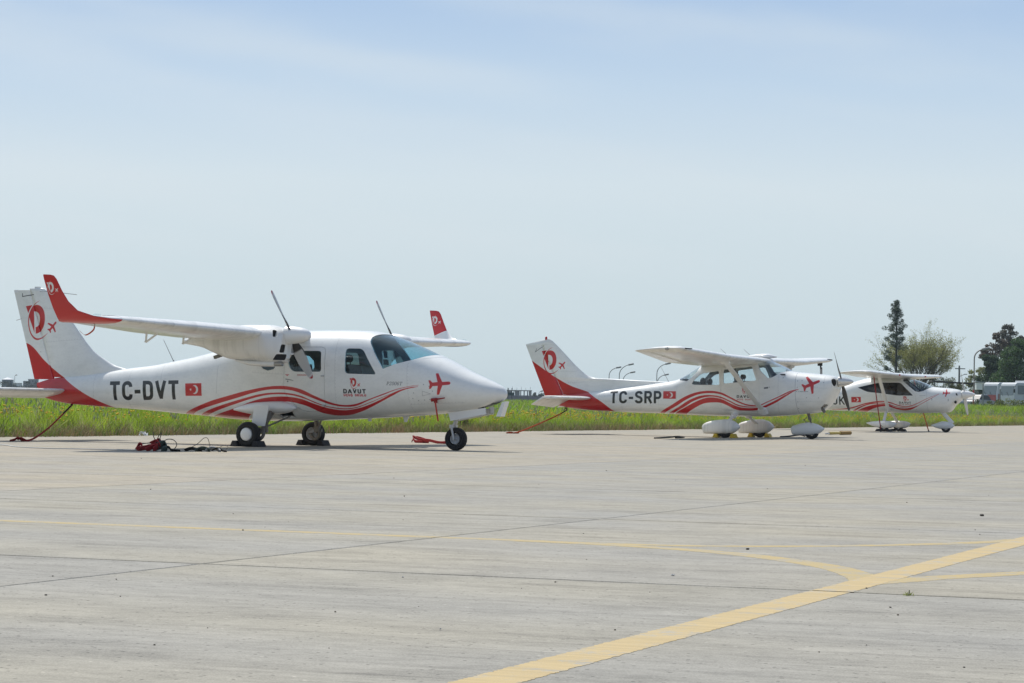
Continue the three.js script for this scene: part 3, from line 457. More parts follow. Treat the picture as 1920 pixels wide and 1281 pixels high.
// ---------------------------------------------------------------- twin-engine high-wing aircraft, nearest
const twin = thing('twin_engine_airplane', 'white and red twin-engine high-wing airplane with winglets marked TC-DVT', 'airplane', [-3.4614, 0, -37.191], -0.42774);
twin.updateMatrixWorld(true);
{
  const root = twin, win = { x0: -5.05, y0: 0.33, w: 8.9, h: 2.15 };
  const T = {
    top: [[-4.47, 0.907], [-4.2, 0.975], [-3.4, 1.06], [-2.8, 1.142], [-2.2, 1.213], [-1.93, 1.262], [-1.57, 1.325], [-1.22, 1.401], [-0.6, 1.55], [0, 1.685], [0.447, 1.742], [1.157, 1.751], [1.52, 1.743], [1.69, 1.72], [1.94, 1.65], [2.19, 1.57], [2.37, 1.5], [2.61, 1.401], [2.83, 1.309], [3.136, 1.165], [3.44, 1.042], [3.64, 0.955], [3.715, 0.9], [3.74, 0.845]],
    bot: [[-4.47, 0.85], [-4.37, 0.705], [-4.03, 0.608], [-3.8, 0.578], [-3.47, 0.56], [-2.99, 0.536], [-2.46, 0.51], [-1.78, 0.464], [-1.215, 0.43], [-0.778, 0.395], [-0.05, 0.378], [0.66, 0.396], [1.5, 0.442], [2.13, 0.484], [2.54, 0.515], [2.8, 0.543], [3.147, 0.579], [3.37, 0.622], [3.55, 0.68], [3.68, 0.74], [3.73, 0.79], [3.74, 0.835]],
    hw: [[-4.47, 0.015], [-4.2, 0.06], [-3.8, 0.11], [-3, 0.2], [-2.2, 0.3], [-1.57, 0.385], [-1.2, 0.44], [-0.6, 0.53], [0, 0.59], [0.6, 0.62], [1.2, 0.62], [1.7, 0.6], [2.2, 0.55], [2.6, 0.48], [3, 0.38], [3.3, 0.29], [3.5, 0.22], [3.66, 0.125], [3.72, 0.06], [3.74, 0.012]],
    nn: [[-4.47, 2], [-2.5, 2.2], [-1, 2.6], [0, 2.9], [1.5, 2.9], [2.4, 2.5], [3.2, 2.2], [3.74, 2]],
  };
  const s1u = [[-1.698, 0.44], [-1.375, 0.547], [-0.995, 0.663], [-0.651, 0.745], [-0.328, 0.82], [-0.011, 0.878], [0.217, 0.903], [0.443, 0.9], [0.665, 0.858], [0.876, 0.771], [1.08, 0.692], [1.245, 0.648], [1.382, 0.637], [1.548, 0.657], [1.798, 0.739], [2.016, 0.815], [2.228, 0.885], [2.43, 0.93], [2.549, 0.946]];
  const s1l = [[-1.56, 0.43], [-1.251, 0.53], [-0.835, 0.633], [-0.494, 0.715], [-0.171, 0.799], [0.064, 0.844], [0.291, 0.857], [0.516, 0.84], [0.732, 0.776], [0.939, 0.703], [1.135, 0.642], [1.342, 0.613], [1.539, 0.628], [1.795, 0.724], [2.015, 0.8], [2.228, 0.878], [2.43, 0.925], [2.549, 0.944]];
  const s2u = [[-1.39, 0.43], [-1.04, 0.539], [-0.67, 0.635], [-0.336, 0.717], [-0.015, 0.785], [0.214, 0.805], [0.439, 0.801], [0.658, 0.762], [0.863, 0.682], [1.06, 0.618], [1.331, 0.588], [1.532, 0.608], [1.787, 0.687], [2.011, 0.771], [2.227, 0.851]];
  const s2l = [[-1.24, 0.43], [-0.915, 0.522], [-0.51, 0.631], [-0.178, 0.719], [0.06, 0.767], [0.287, 0.783], [0.511, 0.769], [0.725, 0.719], [0.926, 0.645], [1.09, 0.602], [1.328, 0.576], [1.529, 0.598], [1.786, 0.68], [2.011, 0.766], [2.227, 0.849]];
  const s3u = [[-1.1, 0.43], [-0.546, 0.566], [-0.234, 0.663], [-0.022, 0.715], [0.209, 0.743], [0.434, 0.746], [0.653, 0.718], [0.856, 0.651], [1.08, 0.587], [1.32, 0.561], [1.546, 0.589], [1.779, 0.656], [2.008, 0.751], [2.227, 0.856], [2.43, 0.912], [2.54, 0.925]];
  const s3l = [[-0.9, 0.33], [-0.55, 0.36], [-0.25, 0.5], [0.1, 0.63], [0.424, 0.675], [0.611, 0.647], [0.77, 0.599], [0.937, 0.52], [1.127, 0.484], [1.211, 0.481], [1.378, 0.494], [1.636, 0.561], [1.884, 0.662], [2.115, 0.772], [2.328, 0.872], [2.54, 0.922]];
  const doorPts = roundPoly([[0.37, 1.49], [0.37, 0.82], [0.62, 0.525], [0.9, 0.53], [1.06, 0.62], [1.06, 1.49]], [0.06, 0.06, 0.14, 0.1, 0.1, 0.09]);
  const tex = livery(win, (L) => {
    L.band([[-5.2, 1.55], [-4.653, 1.527], [-4.331, 1.267], [-4.127, 1.115], [-3.859, 0.95], [-3.604, 0.811], [-3.369, 0.697], [-2.93, 0.52]], [[-5.2, 0.2], [-4, 0.2], [-3, 0.2], [-2.9, 0.3]], RED);
    L.band(s1u, s1l, RED); L.band(s2u, s2l, RED); L.band(s3u, s3l, RED);
    L.item(-2.285, 0.81, -0.022, (c) => strokeText(c, 'TC-DVT', 1.36, 0.288, INK, 0.195, 0.16));
    L.item(-1.312, 0.834, -0.02, (c) => flagTR(c, 0.315, 0.19));
    L.item(1.56, 0.966, 0, (c) => emblem(c, 0.175, RED));
    L.item(1.552, 0.842, 0, (c) => { strokeText(c, 'DAVUT', 0.36, 0.062, INK, 0.2, 0.22); });
    L.item(1.553, 0.785, 0, (c) => { strokeText(c, 'UÇUŞ OKULU', 0.36, 0.034, RED, 0.2, 0.22); });
    L.item(2.18, 0.966, 0, (c) => { c.font = 'italic 0.07px serif'; c.scale(1, 1); c.fillStyle = '#4a4d55'; c.save(); c.scale(0.01, 0.01); c.font = 'italic 7px serif'; c.fillText('P2006T', -12.5, 2.2); c.restore(); });
    L.item(2.85, 0.968, -0.09, (c) => jet(c, 0.31, 0, RED));
    L.item(0.727, 1.073, 0, (c) => { c.save(); c.scale(0.005, 0.005); c.font = 'bold 6px sans-serif'; c.fillStyle = '#9a3030'; c.fillText('EMERGENCY EXIT', -25, 2); c.restore(); });
    L.poly([[0.39, 1.08], [0.47, 1.08], [0.43, 1.05]], '#c98080'); L.poly([[0.4, 1.015], [0.5, 1.0], [0.54, 0.99], [0.54, 0.985], [0.4, 1.003]], '#77797c'); L.poly([[0.43, 0.985], [0.45, 0.985], [0.45, 0.965], [0.43, 0.965]], '#606367');
    L.item(-4.41, 1.9, 0, (c) => emblem(c, 0.62, RED));
    const seam = 'rgba(60,62,66,0.5)';
    L.seam([[-1.95, 1.5], [-1.97, 1.2], [-1.95, 0.9]], 'rgba(80,80,84,0.22)', 0.005); L.seam([[-0.85, 1.2], [-0.86, 0.78]], 'rgba(80,80,84,0.3)', 0.005);
    L.seam([[-4.78, 2.33], [-4.78, 2.28], [-4.55, 2.31]], 'rgba(30,30,32,0.9)', 0.012); L.seam([[2.6, 0.86], [2.6, 0.79], [2.72, 0.82], [2.6, 0.86]], 'rgba(80,80,84,0.35)', 0.006);
    for (const [x, y] of [[2.47, 0.83], [2.45, 0.75], [2.53, 0.72], [2.62, 0.73], [2.7, 0.74], [2.75, 0.86], [2.7, 0.93], [2.62, 0.955], [-0.72, 0.6], [-0.4, 0.5], [-4.4, 1.4], [-4.43, 1.0]]) L.dot(x, y, 0.007, 'rgba(90,92,96,0.6)');
    for (const [x0, y0, x1, y1] of [[-2.6, 1.16, -2.62, 0.52], [-3.3, 1.06, -3.3, 0.56], [1.22, 1.72, 1.24, 0.44], [2.36, 1.25, 2.4, 0.5], [-0.2, 1.1, 0.36, 1.08], [2.4, 0.66, 3.2, 0.7], [-4.3, 1.55, -3.62, 1.6], [-4.5, 2.1, -4.05, 2.08]]) { L.seam([[x0, y0], [x1, y1]], 'rgba(90,92,96,0.16)', 0.005); const n = Math.round(Math.hypot(x1 - x0, y1 - y0) / 0.05); for (let i = 0; i <= n; i++) L.dot(mix(x0, x1, i / n) + 0.012, mix(y0, y1, i / n) + 0.012, 0.0045, 'rgba(90,92,96,0.3)'); }
    L.seam([[2.55, 1.33], [2.72, 1.36], [2.8, 1.34]], 'rgba(90,92,96,0.35)', 0.006);
  }, 3);
  const paint = airPaint(tex);
  const W = { rear: [[-0.064, 1.22], [-0.06, 1.3], [0.0, 1.37], [0.08, 1.39], [0.16, 1.37], [0.22, 1.3], [0.226, 1.205], [0.19, 1.154], [0.084, 1.131], [-0.004, 1.157]], mid: roundPoly([[0.47, 1.428], [0.985, 1.43], [1.004, 1.12], [0.5, 1.12], [0.425, 1.27]], [0.06, 0.05, 0.05, 0.1, 0.12]), front: roundPoly([[1.39, 1.47], [1.66, 1.468], [1.9, 1.09], [1.397, 1.1]], [0.05, 0.07, 0.04, 0.06]), shield: [[1.735, 1.573], [1.723, 1.635], [1.746, 1.668], [1.78, 1.69], [1.86, 1.7], [1.93, 1.76], [2.95, 1.76], [2.75, 1.45], [2.634, 1.394], [2.549, 1.363], [2.429, 1.316], [2.179, 1.245], [2.0, 1.174]] };
  const bays = [1, -1].map((s) => box(0.24, 0.26, 0.32, 0.33, 0.42, 0.5 * s)), nb = box(0.36, 0.16, 0.2, 3.5, 0.62, 0);
  const { doors } = cabinBody(root, T, win, paint, { cab: [-1.3, 2.9], panes: [{ name: 'window', pts: W.rear, mat: M.glass }, { name: 'window', pts: W.mid, mat: M.glass, door: 'exit' }, { name: 'window', pts: W.front, mat: M.glass }, { name: 'windshield', pts: W.shield, mat: M.glass, through: true }], doors: [{ id: 'exit', pts: doorPts }], holes: [...bays, nb] });
  mesh('door_handle', box(0.05, 0.016, 0.02, 1.03, 1.06, 0.625), M.grey, doors[0].o); mesh('door_latch', box(0.05, 0.016, 0.02, 1.03, 0.63, 0.56), M.grey, doors[0].o);
  mesh('nose_gear_bay', merge([box(0.35, 0.006, 0.19, 3.5, 0.69, 0), box(0.006, 0.15, 0.19, 3.325, 0.62, 0)]), M.black, root);
  // cabin
  for (const z of [0.27, -0.27]) { seatAt(root, 1.12, 0.72, z, M.seat, 0.5); seatAt(root, 0.28, 0.72, z, M.seat, 0.5); }
  mesh('instrument_panel', merge([box(0.1, 0.34, 1.0, 2.16, 1.03, 0, 0, 0, 0.12), prism([[2.02, 1.215], [2.06, 1.235], [2.3, 1.285], [2.3, 1.2], [2.05, 1.19]], -0.36, 0.36), prism([[2.3, 1.28], [2.5, 1.325], [2.52, 1.3], [2.3, 1.21]], -0.2, 0.2), box(0.06, 0.5, 0.16, 1.98, 0.8, 0)]), M.panel, root);
  mesh('cabin_floor', box(2.6, 0.03, 0.7, 0.6, 0.6, 0), M.dark, root);
  for (const z of [0.26, -0.26]) mesh('control_yoke', merge([rod([2.1, 1.02, z], [1.86, 1.03, z], 0.014), box(0.03, 0.03, 0.24, 1.86, 1.04, z), box(0.03, 0.1, 0.03, 1.86, 1.08, z + 0.12), box(0.03, 0.1, 0.03, 1.86, 1.08, z - 0.12)]), M.black, root);
  // wings
  const secs = [{ le: [0.72, 1.62, 0], c: 1.38, t: 0.15, tw: 0.05 }, { le: [0.72, 1.65, 2.0], c: 1.36, t: 0.15, tw: 0.05 }, { le: [0.71, 1.672, 3.2], c: 1.3, t: 0.145, tw: 0.045 }, { le: [0.62, 1.715, 5.3], c: 0.88, t: 0.12, tw: 0.04 }];
  const tipRows = [[[0.62, 1.715, 5.3], [-0.26, 1.68, 5.3], [1, 0]], [[0.53, 1.722, 5.42], [-0.22, 1.67, 5.45], [0.97, -0.2]], [[0.33, 1.752, 5.53], [-0.2, 1.68, 5.55], [0.85, -0.5]], [[0.12, 1.82, 5.59], [-0.2, 1.735, 5.6], [0.6, -0.8]], [[0, 1.94, 5.635], [-0.24, 1.85, 5.635], [0.3, -0.95]], [[-0.08, 2.08, 5.67], [-0.3, 2.03, 5.665], [0.2, -0.98]], [[-0.15, 2.225, 5.692], [-0.355, 2.235, 5.69], [0.15, -0.99]], [[-0.19, 2.272, 5.698], [-0.365, 2.28, 5.694], [0.15, -0.99]], [[-0.24, 2.285, 5.7], [-0.36, 2.29, 5.696], [0.15, -0.99]]];
  const tipRing = tipRows.map(([le, te, up], i) => { const c = Math.hypot(le[0] - te[0], le[1] - te[1]); return foil(i > 6 ? 0.05 : mix(0.12, 0.085, i / 7), 0, 1, 14, 0.005).map(([x, y]) => [mix(le[0], te[0], x), mix(le[1], te[1], x) + y * c * up[0], mix(le[2], te[2], x) + y * c * up[1]]); });
  const tipG = rings(tipRing), wlWin = { x0: -0.5, y0: 1.62, w: 1.2, h: 0.7 };
  const wlTex = (() => { const cv = document.createElement('canvas'); cv.width = 1024; cv.height = 1194; const c = cv.getContext('2d'); c.fillStyle = RED; c.fillRect(0, 0, 1024, 1194); const k = 1024 / 1.2; for (const p of [0, 1]) { c.save(); c.translate((-0.225 + 0.5) * k, p * 597 + 597 - (2.115 - 1.62) * k); c.scale(p ? k : k, k); emblem(c, 0.185, '#e8e6e2'); c.restore(); } const t = new THREE.CanvasTexture(cv); t.colorSpace = THREE.SRGBColorSpace; return t; })();
  const wlPaint = airPaint(wlTex);
  const slot = (x, y, z, h, w, a, dep) => { const g = new THREE.ExtrudeGeometry(polyShape(roundPoly([[-w / 2 - 0.012, -h / 2], [w / 2 - 0.012, -h / 2], [w / 2 + 0.012, h / 2], [-w / 2 + 0.012, h / 2]], 0.025)), { depth: dep, bevelEnabled: false }); g.translate(0, 0, -dep / 2); g.rotateY(Math.PI / 2); g.rotateY(a); g.translate(x + 0.03, y, z); return g; };
  for (const s of [1, -1]) {
    const F = s > 0 ? (g) => g : mirrorZ;
    const wg = merge([wingSkin([secAt(secs, 0.0), ...secs.slice(1)], 0, 0.74), wingSkin(secRange(secs, 5.06, 5.3), 0.735, 1), wingSkin(secRange(secs, 0, 0.55), 0.735, 1)]);
    const w = mesh('wing', uvWing(F(wg)), M.wing, root);
    mesh('flap', uvWing(F(wingSkin(secRange(secs, 0.56, 3.2), 0.752, 1))), M.wing, w);
    mesh('aileron', uvWing(F(wingSkin(secRange(secs, 3.22, 5.05), 0.752, 1))), M.wing, w);
    const strip = (r0, r1, k0, k1) => { const P = [], I = [], n = k1 - k0 + 1; for (let i = r0; i <= r1; i++) for (let k = k0; k <= k1; k++) P.push(...tipRing[i][k % tipRing[i].length]); for (let i = 1; i <= r1 - r0; i++) for (let k = 1; k < n; k++) { const a = (i - 1) * n + k - 1; I.push(a, a + 1, a + n + 1, a, a + n + 1, a + n); } const g = new THREE.BufferGeometry(); g.setAttribute('position', new THREE.Float32BufferAttribute(P, 3)); g.setIndex(I); g.computeVertexNormals(); return F(g.index ? g.toNonIndexed() : g); };
    const last = tipRing.length - 1, red = mergeGeometries([strip(0, last, 14, 29), strip(4, last, 0, 14)]), wh = strip(0, 4, 0, 14);   // outside red all over, inside red above the fillet
    mesh('winglet', sideUV(red, wlWin), wlPaint, root); mesh('winglet_fillet', wh, M.white, root);
    mesh('navigation_light', F(merge([(() => { const g = new THREE.SphereGeometry(0.028, 14, 10); g.scale(2.4, 0.8, 0.8); g.translate(0.37, 1.765, 5.52); return g; })()])), M.clear, root);
    for (const [z, k] of [[3.28, 1.35], [2.25, 0.95]]) { const q = secAt(secs, z), x = q.le[0] - q.c * 0.78, y = q.le[1] - q.c * 0.78 * 0.05 - 0.05; mesh('hinge_bracket', F(merge([strutGeo([x + 0.16, y + 0.02, z], [x - 0.03, y - 0.075 * k, z], 0.03, 0.012), strutGeo([x - 0.02, y + 0.03, z], [x - 0.03, y - 0.075 * k, z], 0.035, 0.012), rod([x - 0.03, y - 0.07 * k, z - 0.02], [x - 0.03, y - 0.07 * k, z + 0.02], 0.012)])), M.white, w); }
    // engine nacelle
    const NT = { top: [[-0.75, 1.56], [-0.4, 1.665], [0, 1.745], [0.4, 1.775], [0.7, 1.775], [0.88, 1.74], [0.96, 1.715], [1.0, 1.68]], bot: [[-0.75, 1.5], [-0.4, 1.44], [-0.2, 1.366], [0.1, 1.275], [0.6, 1.235], [0.85, 1.212], [0.96, 1.24], [1.0, 1.3]], hw: [[-0.75, 0.03], [-0.4, 0.17], [0, 0.28], [0.4, 0.325], [0.75, 0.32], [0.92, 0.27], [1.0, 0.2]], nn: [[-0.75, 2.2], [0, 2.6], [1, 2.4]] };
    const P0 = [0.93, 1.6 + 0.2]; let nac = hull(NT, { nx: 60, na: 56, zc: 1.6 });
    const ins = [[0.955, 1.432, 1.745, 0.12, 0.1], [0.925, 1.31, 1.74, 0.085, 0.2], [0.87, 1.645, 1.82, 0.1, 0.06]];   // x y z height width of the openings on the outboard cheek
    for (const [x, y, z, h, w2] of ins) nac = cut(nac, (() => { return slot(x, y, z, h, w2, -0.62, 0.16); })());
    for (const [x, y, z, h, w2] of ins.slice(0, 2)) nac = cut(nac, (() => { return slot(x, y, 3.2 - z, h, w2, 0.62, 0.16); })());
    const nm = mesh('engine_nacelle', uvWing(F(nac.index ? nac.toNonIndexed() : nac)), M.wing, root);
    for (const [x, y, z, h, w2] of ins) { const g = slot(x - 0.035, y, z - 0.025, h * 1.06, w2 * 1.06, -0.62, 0.012); mesh('cooling_intake', F(g.index ? g.toNonIndexed() : g), M.black, nm); }
    for (const [x, y, z, h, w2] of ins.slice(0, 2)) { const g = slot(x - 0.035, y, 3.2 - z + 0.025, h * 1.06, w2 * 1.06, 0.62, 0.012); mesh('cooling_intake', F(g.index ? g.toNonIndexed() : g), M.black, nm); }
    mesh('exhaust_pipe', F(merge([new THREE.LatheGeometry([[0.0, -0.03], [0.028, -0.03], [0.03, 0.0], [0.034, 0], [0.036, -0.3]].map((p) => new THREE.Vector2(...p)), 20).rotateZ(-Math.PI / 2).translate(0.985, 1.212, 1.73)])), M.steel, nm);
    mesh('cowl_duct', F(hull({ top: [[0.2, 1.27], [0.5, 1.26], [0.86, 1.255]], bot: [[0.2, 1.25], [0.5, 1.18], [0.86, 1.17]], hw: [[0.2, 0.02], [0.5, 0.075], [0.86, 0.05]], nn: [[0.2, 2], [0.86, 2]] }, { nx: 20, na: 24, zc: 1.72 })), M.white, nm);
    mesh('vent', F(box(0.12, 0.045, 0.05, -0.1, 1.315, 1.72, 0, 0, 0.3)), M.oily, nm);
    // propeller
    const sp = mesh('spinner', F((() => { const g = new THREE.LatheGeometry([[0, 0.4], [0.045, 0.388], [0.08, 0.35], [0.108, 0.27], [0.127, 0.14], [0.132, 0.02], [0.126, 0], [0, 0]].map((p) => new THREE.Vector2(...p)).reverse(), 40); g.rotateZ(-Math.PI / 2); g.translate(0.962, 1.63, 1.6); return g; })()), M.white, root);
    for (const k of [0, 1]) {
      const b = bladeGeo(0.87, 0.06, 0.8 + k * Math.PI, 1, 0.165);
      paintBlade(b, (u, ch) => u > 0.945 ? [0.42, 0.02, 0.03] : u > 0.915 ? [0.7, 0.68, 0.66] : u > 0.885 ? [0.42, 0.02, 0.03] : (u < 0.5 && ch < 0.3) || u < 0.3 ? [0.02, 0.02, 0.022] : [0.5, 0.5, 0.48]);
      const g = b.g; g.translate(1.06, 1.63, 1.6 * s); mesh('propeller_blade', g, std(lin(1, 1, 1), 0.4, { vertexColors: true }), sp);
    }
    // main landing gear
    mesh('gear_sponson', F(hull({ top: [[-0.5, 0.56], [-0.33, 0.615], [-0.09, 0.659], [0.3, 0.678], [0.48, 0.65], [0.56, 0.59]], bot: [[-0.5, 0.53], [-0.33, 0.5], [-0.09, 0.47], [0.3, 0.49], [0.48, 0.525], [0.56, 0.57]], hw: [[-0.5, 0.03], [-0.2, 0.12], [0.1, 0.15], [0.4, 0.12], [0.56, 0.02]], nn: [[-0.5, 2], [0.56, 2]] }, { nx: 40, na: 40, zc: 0.56 })), M.white, root);
    const leg = mesh('gear_leg', F(merge([rod([0.2, 0.62, 0.6], [0.17, 0.31, 0.8], 0.035, 0.03), box(0.09, 0.16, 0.05, 0.17, 0.3, 0.8, 0.2), tube([[0.19, 0.27, 0.83], [0.17, 0.15, 0.86], [0.1, 0.1, 0.87], [0.02, 0.16, 0.88], [0, 0.18, 0.9]], 0.026, 24, 10), rod([0, 0.18, 0.86], [0, 0.18, 1.0], 0.02), rod([0.24, 0.5, 0.66], [0.13, 0.2, 0.85], 0.014), rod([0.42, 0.45, 0.5], [0.2, 0.3, 0.8], 0.013), box(0.05, 0.05, 0.04, 0.21, 0.24, 0.83), box(0.04, 0.07, 0.03, 0.11, 0.25, 0.84, 0, 0, 0.4)])), M.oily, root);
    if (s > 0) mesh('gear_door', prism([[0.014, 0.604], [0.262, 0.612], [0.198, 0.307], [-0.033, 0.302]], 0.835, 0.85), M.white, leg);
    else mesh('gear_door', F(prism([[0.014, 0.604], [0.262, 0.612], [0.198, 0.4], [-0.033, 0.4]], 0.7, 0.712)), M.white, leg);
    const wg2 = wheelGeo(0.185, 0.15, 0.095), wh2 = mesh('main_wheel', F(wg2.ty.clone().translate(0, 0.183, 0.985)), M.rubber, root);
    mesh('rim', F(wg2.rim.clone().translate(0, 0.183, 0.985)), M.grey, wh2);
    mesh('hub_cap', F((() => { const g = new THREE.LatheGeometry([[0, 0.012], [0.05, 0.01], [0.088, 0.0], [0.096, -0.012], [0.096, -0.02]].map((p) => new THREE.Vector2(...p)).reverse(), 36); g.rotateX(Math.PI / 2); g.translate(0, 0.183, 1.063); return g; })()), M.white, wh2);
    // stabilator
    const st = [{ le: [-3.88, 0.795, 0.0], c: 0.78, t: 0.125, tw: 0.17, cam: 0 }, { le: [-3.91, 0.8, 1.7], c: 0.74, t: 0.12, tw: 0.17, cam: 0 }, { le: [-3.98, 0.8, 1.76], c: 0.62, t: 0.06, tw: 0.17, cam: 0 }];
    const sb = mesh('stabilator', uvWing(F(wingSkin(secRange(st, 0.02, 1.76), 0, 0.82))), M.wing, root);
    mesh('trim_tab', uvWing(F(wingSkin(secRange(st, 0.09, 1.7), 0.835, 1))), M.wing, sb);
  }
  // fin and rudder
  const LE = pchip([[0.9, -2.0], [1.05, -2.5], [1.142, -2.8], [1.183, -2.977], [1.289, -3.202], [1.421, -3.414], [1.732, -3.703], [2.36, -4.29], [2.405, -4.37], [2.42, -4.5]]), TE = (y) => -4.524 - (y - 0.957) * 0.303, HI = (y) => -4.123 - (y - 0.961) * 0.354;
  const rows = [1.0, 1.1, 1.142, 1.183, 1.23, 1.289, 1.35, 1.421, 1.55, 1.732, 2.0, 2.2, 2.36, 2.4, 2.412].map((y) => ({ y, le: LE(y), te: TE(y), th: mix(0.11, 0.065, smooth(1.0, 2.4, y)) * (y > 2.405 ? 0.5 : 1) }));
  mesh('fin', sideUV(finSkin(rows.map((r) => ({ ...r, b: (r.le - HI(r.y)) / (r.le - r.te) }))), win), paint, root);
  const rrows = [0.965, 1.0, 1.2, 1.5, 1.8, 2.1, 2.34, 2.38].map((y) => ({ y, le: LE(Math.max(y, 1.0)), te: TE(y), th: mix(0.11, 0.065, smooth(1.0, 2.4, y)) }));
  const rud = mesh('rudder', sideUV(finSkin(rrows.map((r) => ({ ...r, a: (r.le - HI(r.y) + 0.012) / (r.le - r.te) }))), win), paint, root);
  mesh('beacon_mount', box(0.1, 0.03, 0.03, -4.5, 2.42, 0), M.white, root); mesh('tail_light', box(0.06, 0.05, 0.025, -4.9, 2.36, 0), M.white, root);
  mesh('static_wick', rod([-4.7, 1.95, 0], [-4.9, 1.9, 0], 0.004), M.antenna, rud); for (const s of [1, -1]) mesh('antenna_rod', rod([-4.28, 2.36, 0.02 * s], [-4.1, 2.33, 0.5 * s], 0.0045), M.antenna, root);
  mesh('whip_antenna', merge([rod([-1.93, 1.25, 0], [-2.13, 1.6, 0], 0.006, 0.0035), rod([-1.93, 1.25, 0], [-1.945, 1.285, 0], 0.016, 0.01)]), M.antenna, root);
  for (const x of [1.5, 2.1]) mesh('blade_antenna', prism([[x - 0.05, 0.5], [x + 0.06, 0.5], [x + 0.02, 0.40], [x - 0.02, 0.40]], -0.006, 0.006), M.white, root);
  // nose gear
  const ng = mesh('nose_gear_leg', merge([rod([2.95, 0.6, 0], [2.925, 0.4, 0], 0.028), rod([2.92, 0.42, 0], [2.88, 0.33, 0], 0.03), rod([2.885, 0.355, 0.075], [2.93, 0.17, 0.08], 0.02, 0.016), rod([2.885, 0.355, -0.075], [2.93, 0.17, -0.08], 0.02, 0.016), box(0.05, 0.05, 0.18, 2.885, 0.35, 0), rod([2.93, 0.17, -0.09], [2.93, 0.17, 0.09], 0.014), rod([3.06, 0.56, 0], [2.93, 0.42, 0], 0.012)]), std(lin(0.55, 0.55, 0.54), 0.4, { metalness: 0.3 }), root);
  const nw = wheelGeo(0.17, 0.12, 0.075), nwm = mesh('nose_wheel', nw.ty.clone().translate(2.93, 0.168, 0), M.rubber, root); mesh('rim', nw.rim.clone().translate(2.93, 0.168, 0), M.grey, nwm);
  for (const s of [1, -1]) mesh('nose_gear_door', prism([[2.86, 0.552], [3.46, 0.63], [3.47, 0.54], [2.9, 0.43]], s * 0.13 - 0.006, s * 0.13 + 0.006), M.white, root);
  mesh('nose_gear_door', prism([[3.6, 0.508], [3.675, 0.508], [3.745, 0.73], [3.69, 0.715]], -0.07, 0.07), M.white, root); mesh('landing_light', box(0.02, 0.09, 0.12, 3.5, 0.6, 0), M.steel, root);
}
{ // things hanging on the twin
  const pc = attached(twin, 'pitot_cover', 'red pitot tube cover with a hanging ribbon on the twin airplane nose', 'pitot cover', [2.8, 0.735, 0.44]);
  mesh('sleeve', merge([rod([-0.06, -0.005, 0.01], [0.15, 0.03, 0.0], 0.014, 0.009), rod([-0.06, -0.005, 0.01], [0.03, 0.01, 0.006], 0.026, 0.02), box(0.05, 0.05, 0.02, 0.0, -0.02, -0.01)]), M.webRed, pc);
  mesh('ribbon', strap([[0.005, -0.03, 0.012], [0.02, -0.1, 0.02], [0.035, -0.2, 0.012], [0.06, -0.31, 0.02]], 0.03, 0.002, 14, [1, 0, 0.3]), (() => { const cv = document.createElement('canvas'); cv.width = 8; cv.height = 8; return std(lin(0.5, 0.06, 0.05), 0.8); })(), pc);
  const tg = attached(twin, 'warning_ribbon', 'orange-red warning ribbon hanging under the near winglet of the twin airplane', 'ribbon', [0.02, 1.64, 5.2]);
  mesh('ribbon', strap([[0.1, -0.01, 0], [0.09, -0.06, 0.01], [-0.03, -0.13, 0.02], [-0.08, -0.1, 0.03], [-0.11, -0.08, 0.02]], 0.05, 0.002, 20, [0.3, 0.2, 1]), M.webOrange, tg); mesh('clip', rod([0.1, 0.03, 0], [0.1, -0.02, 0], 0.006), M.grey, tg);
}
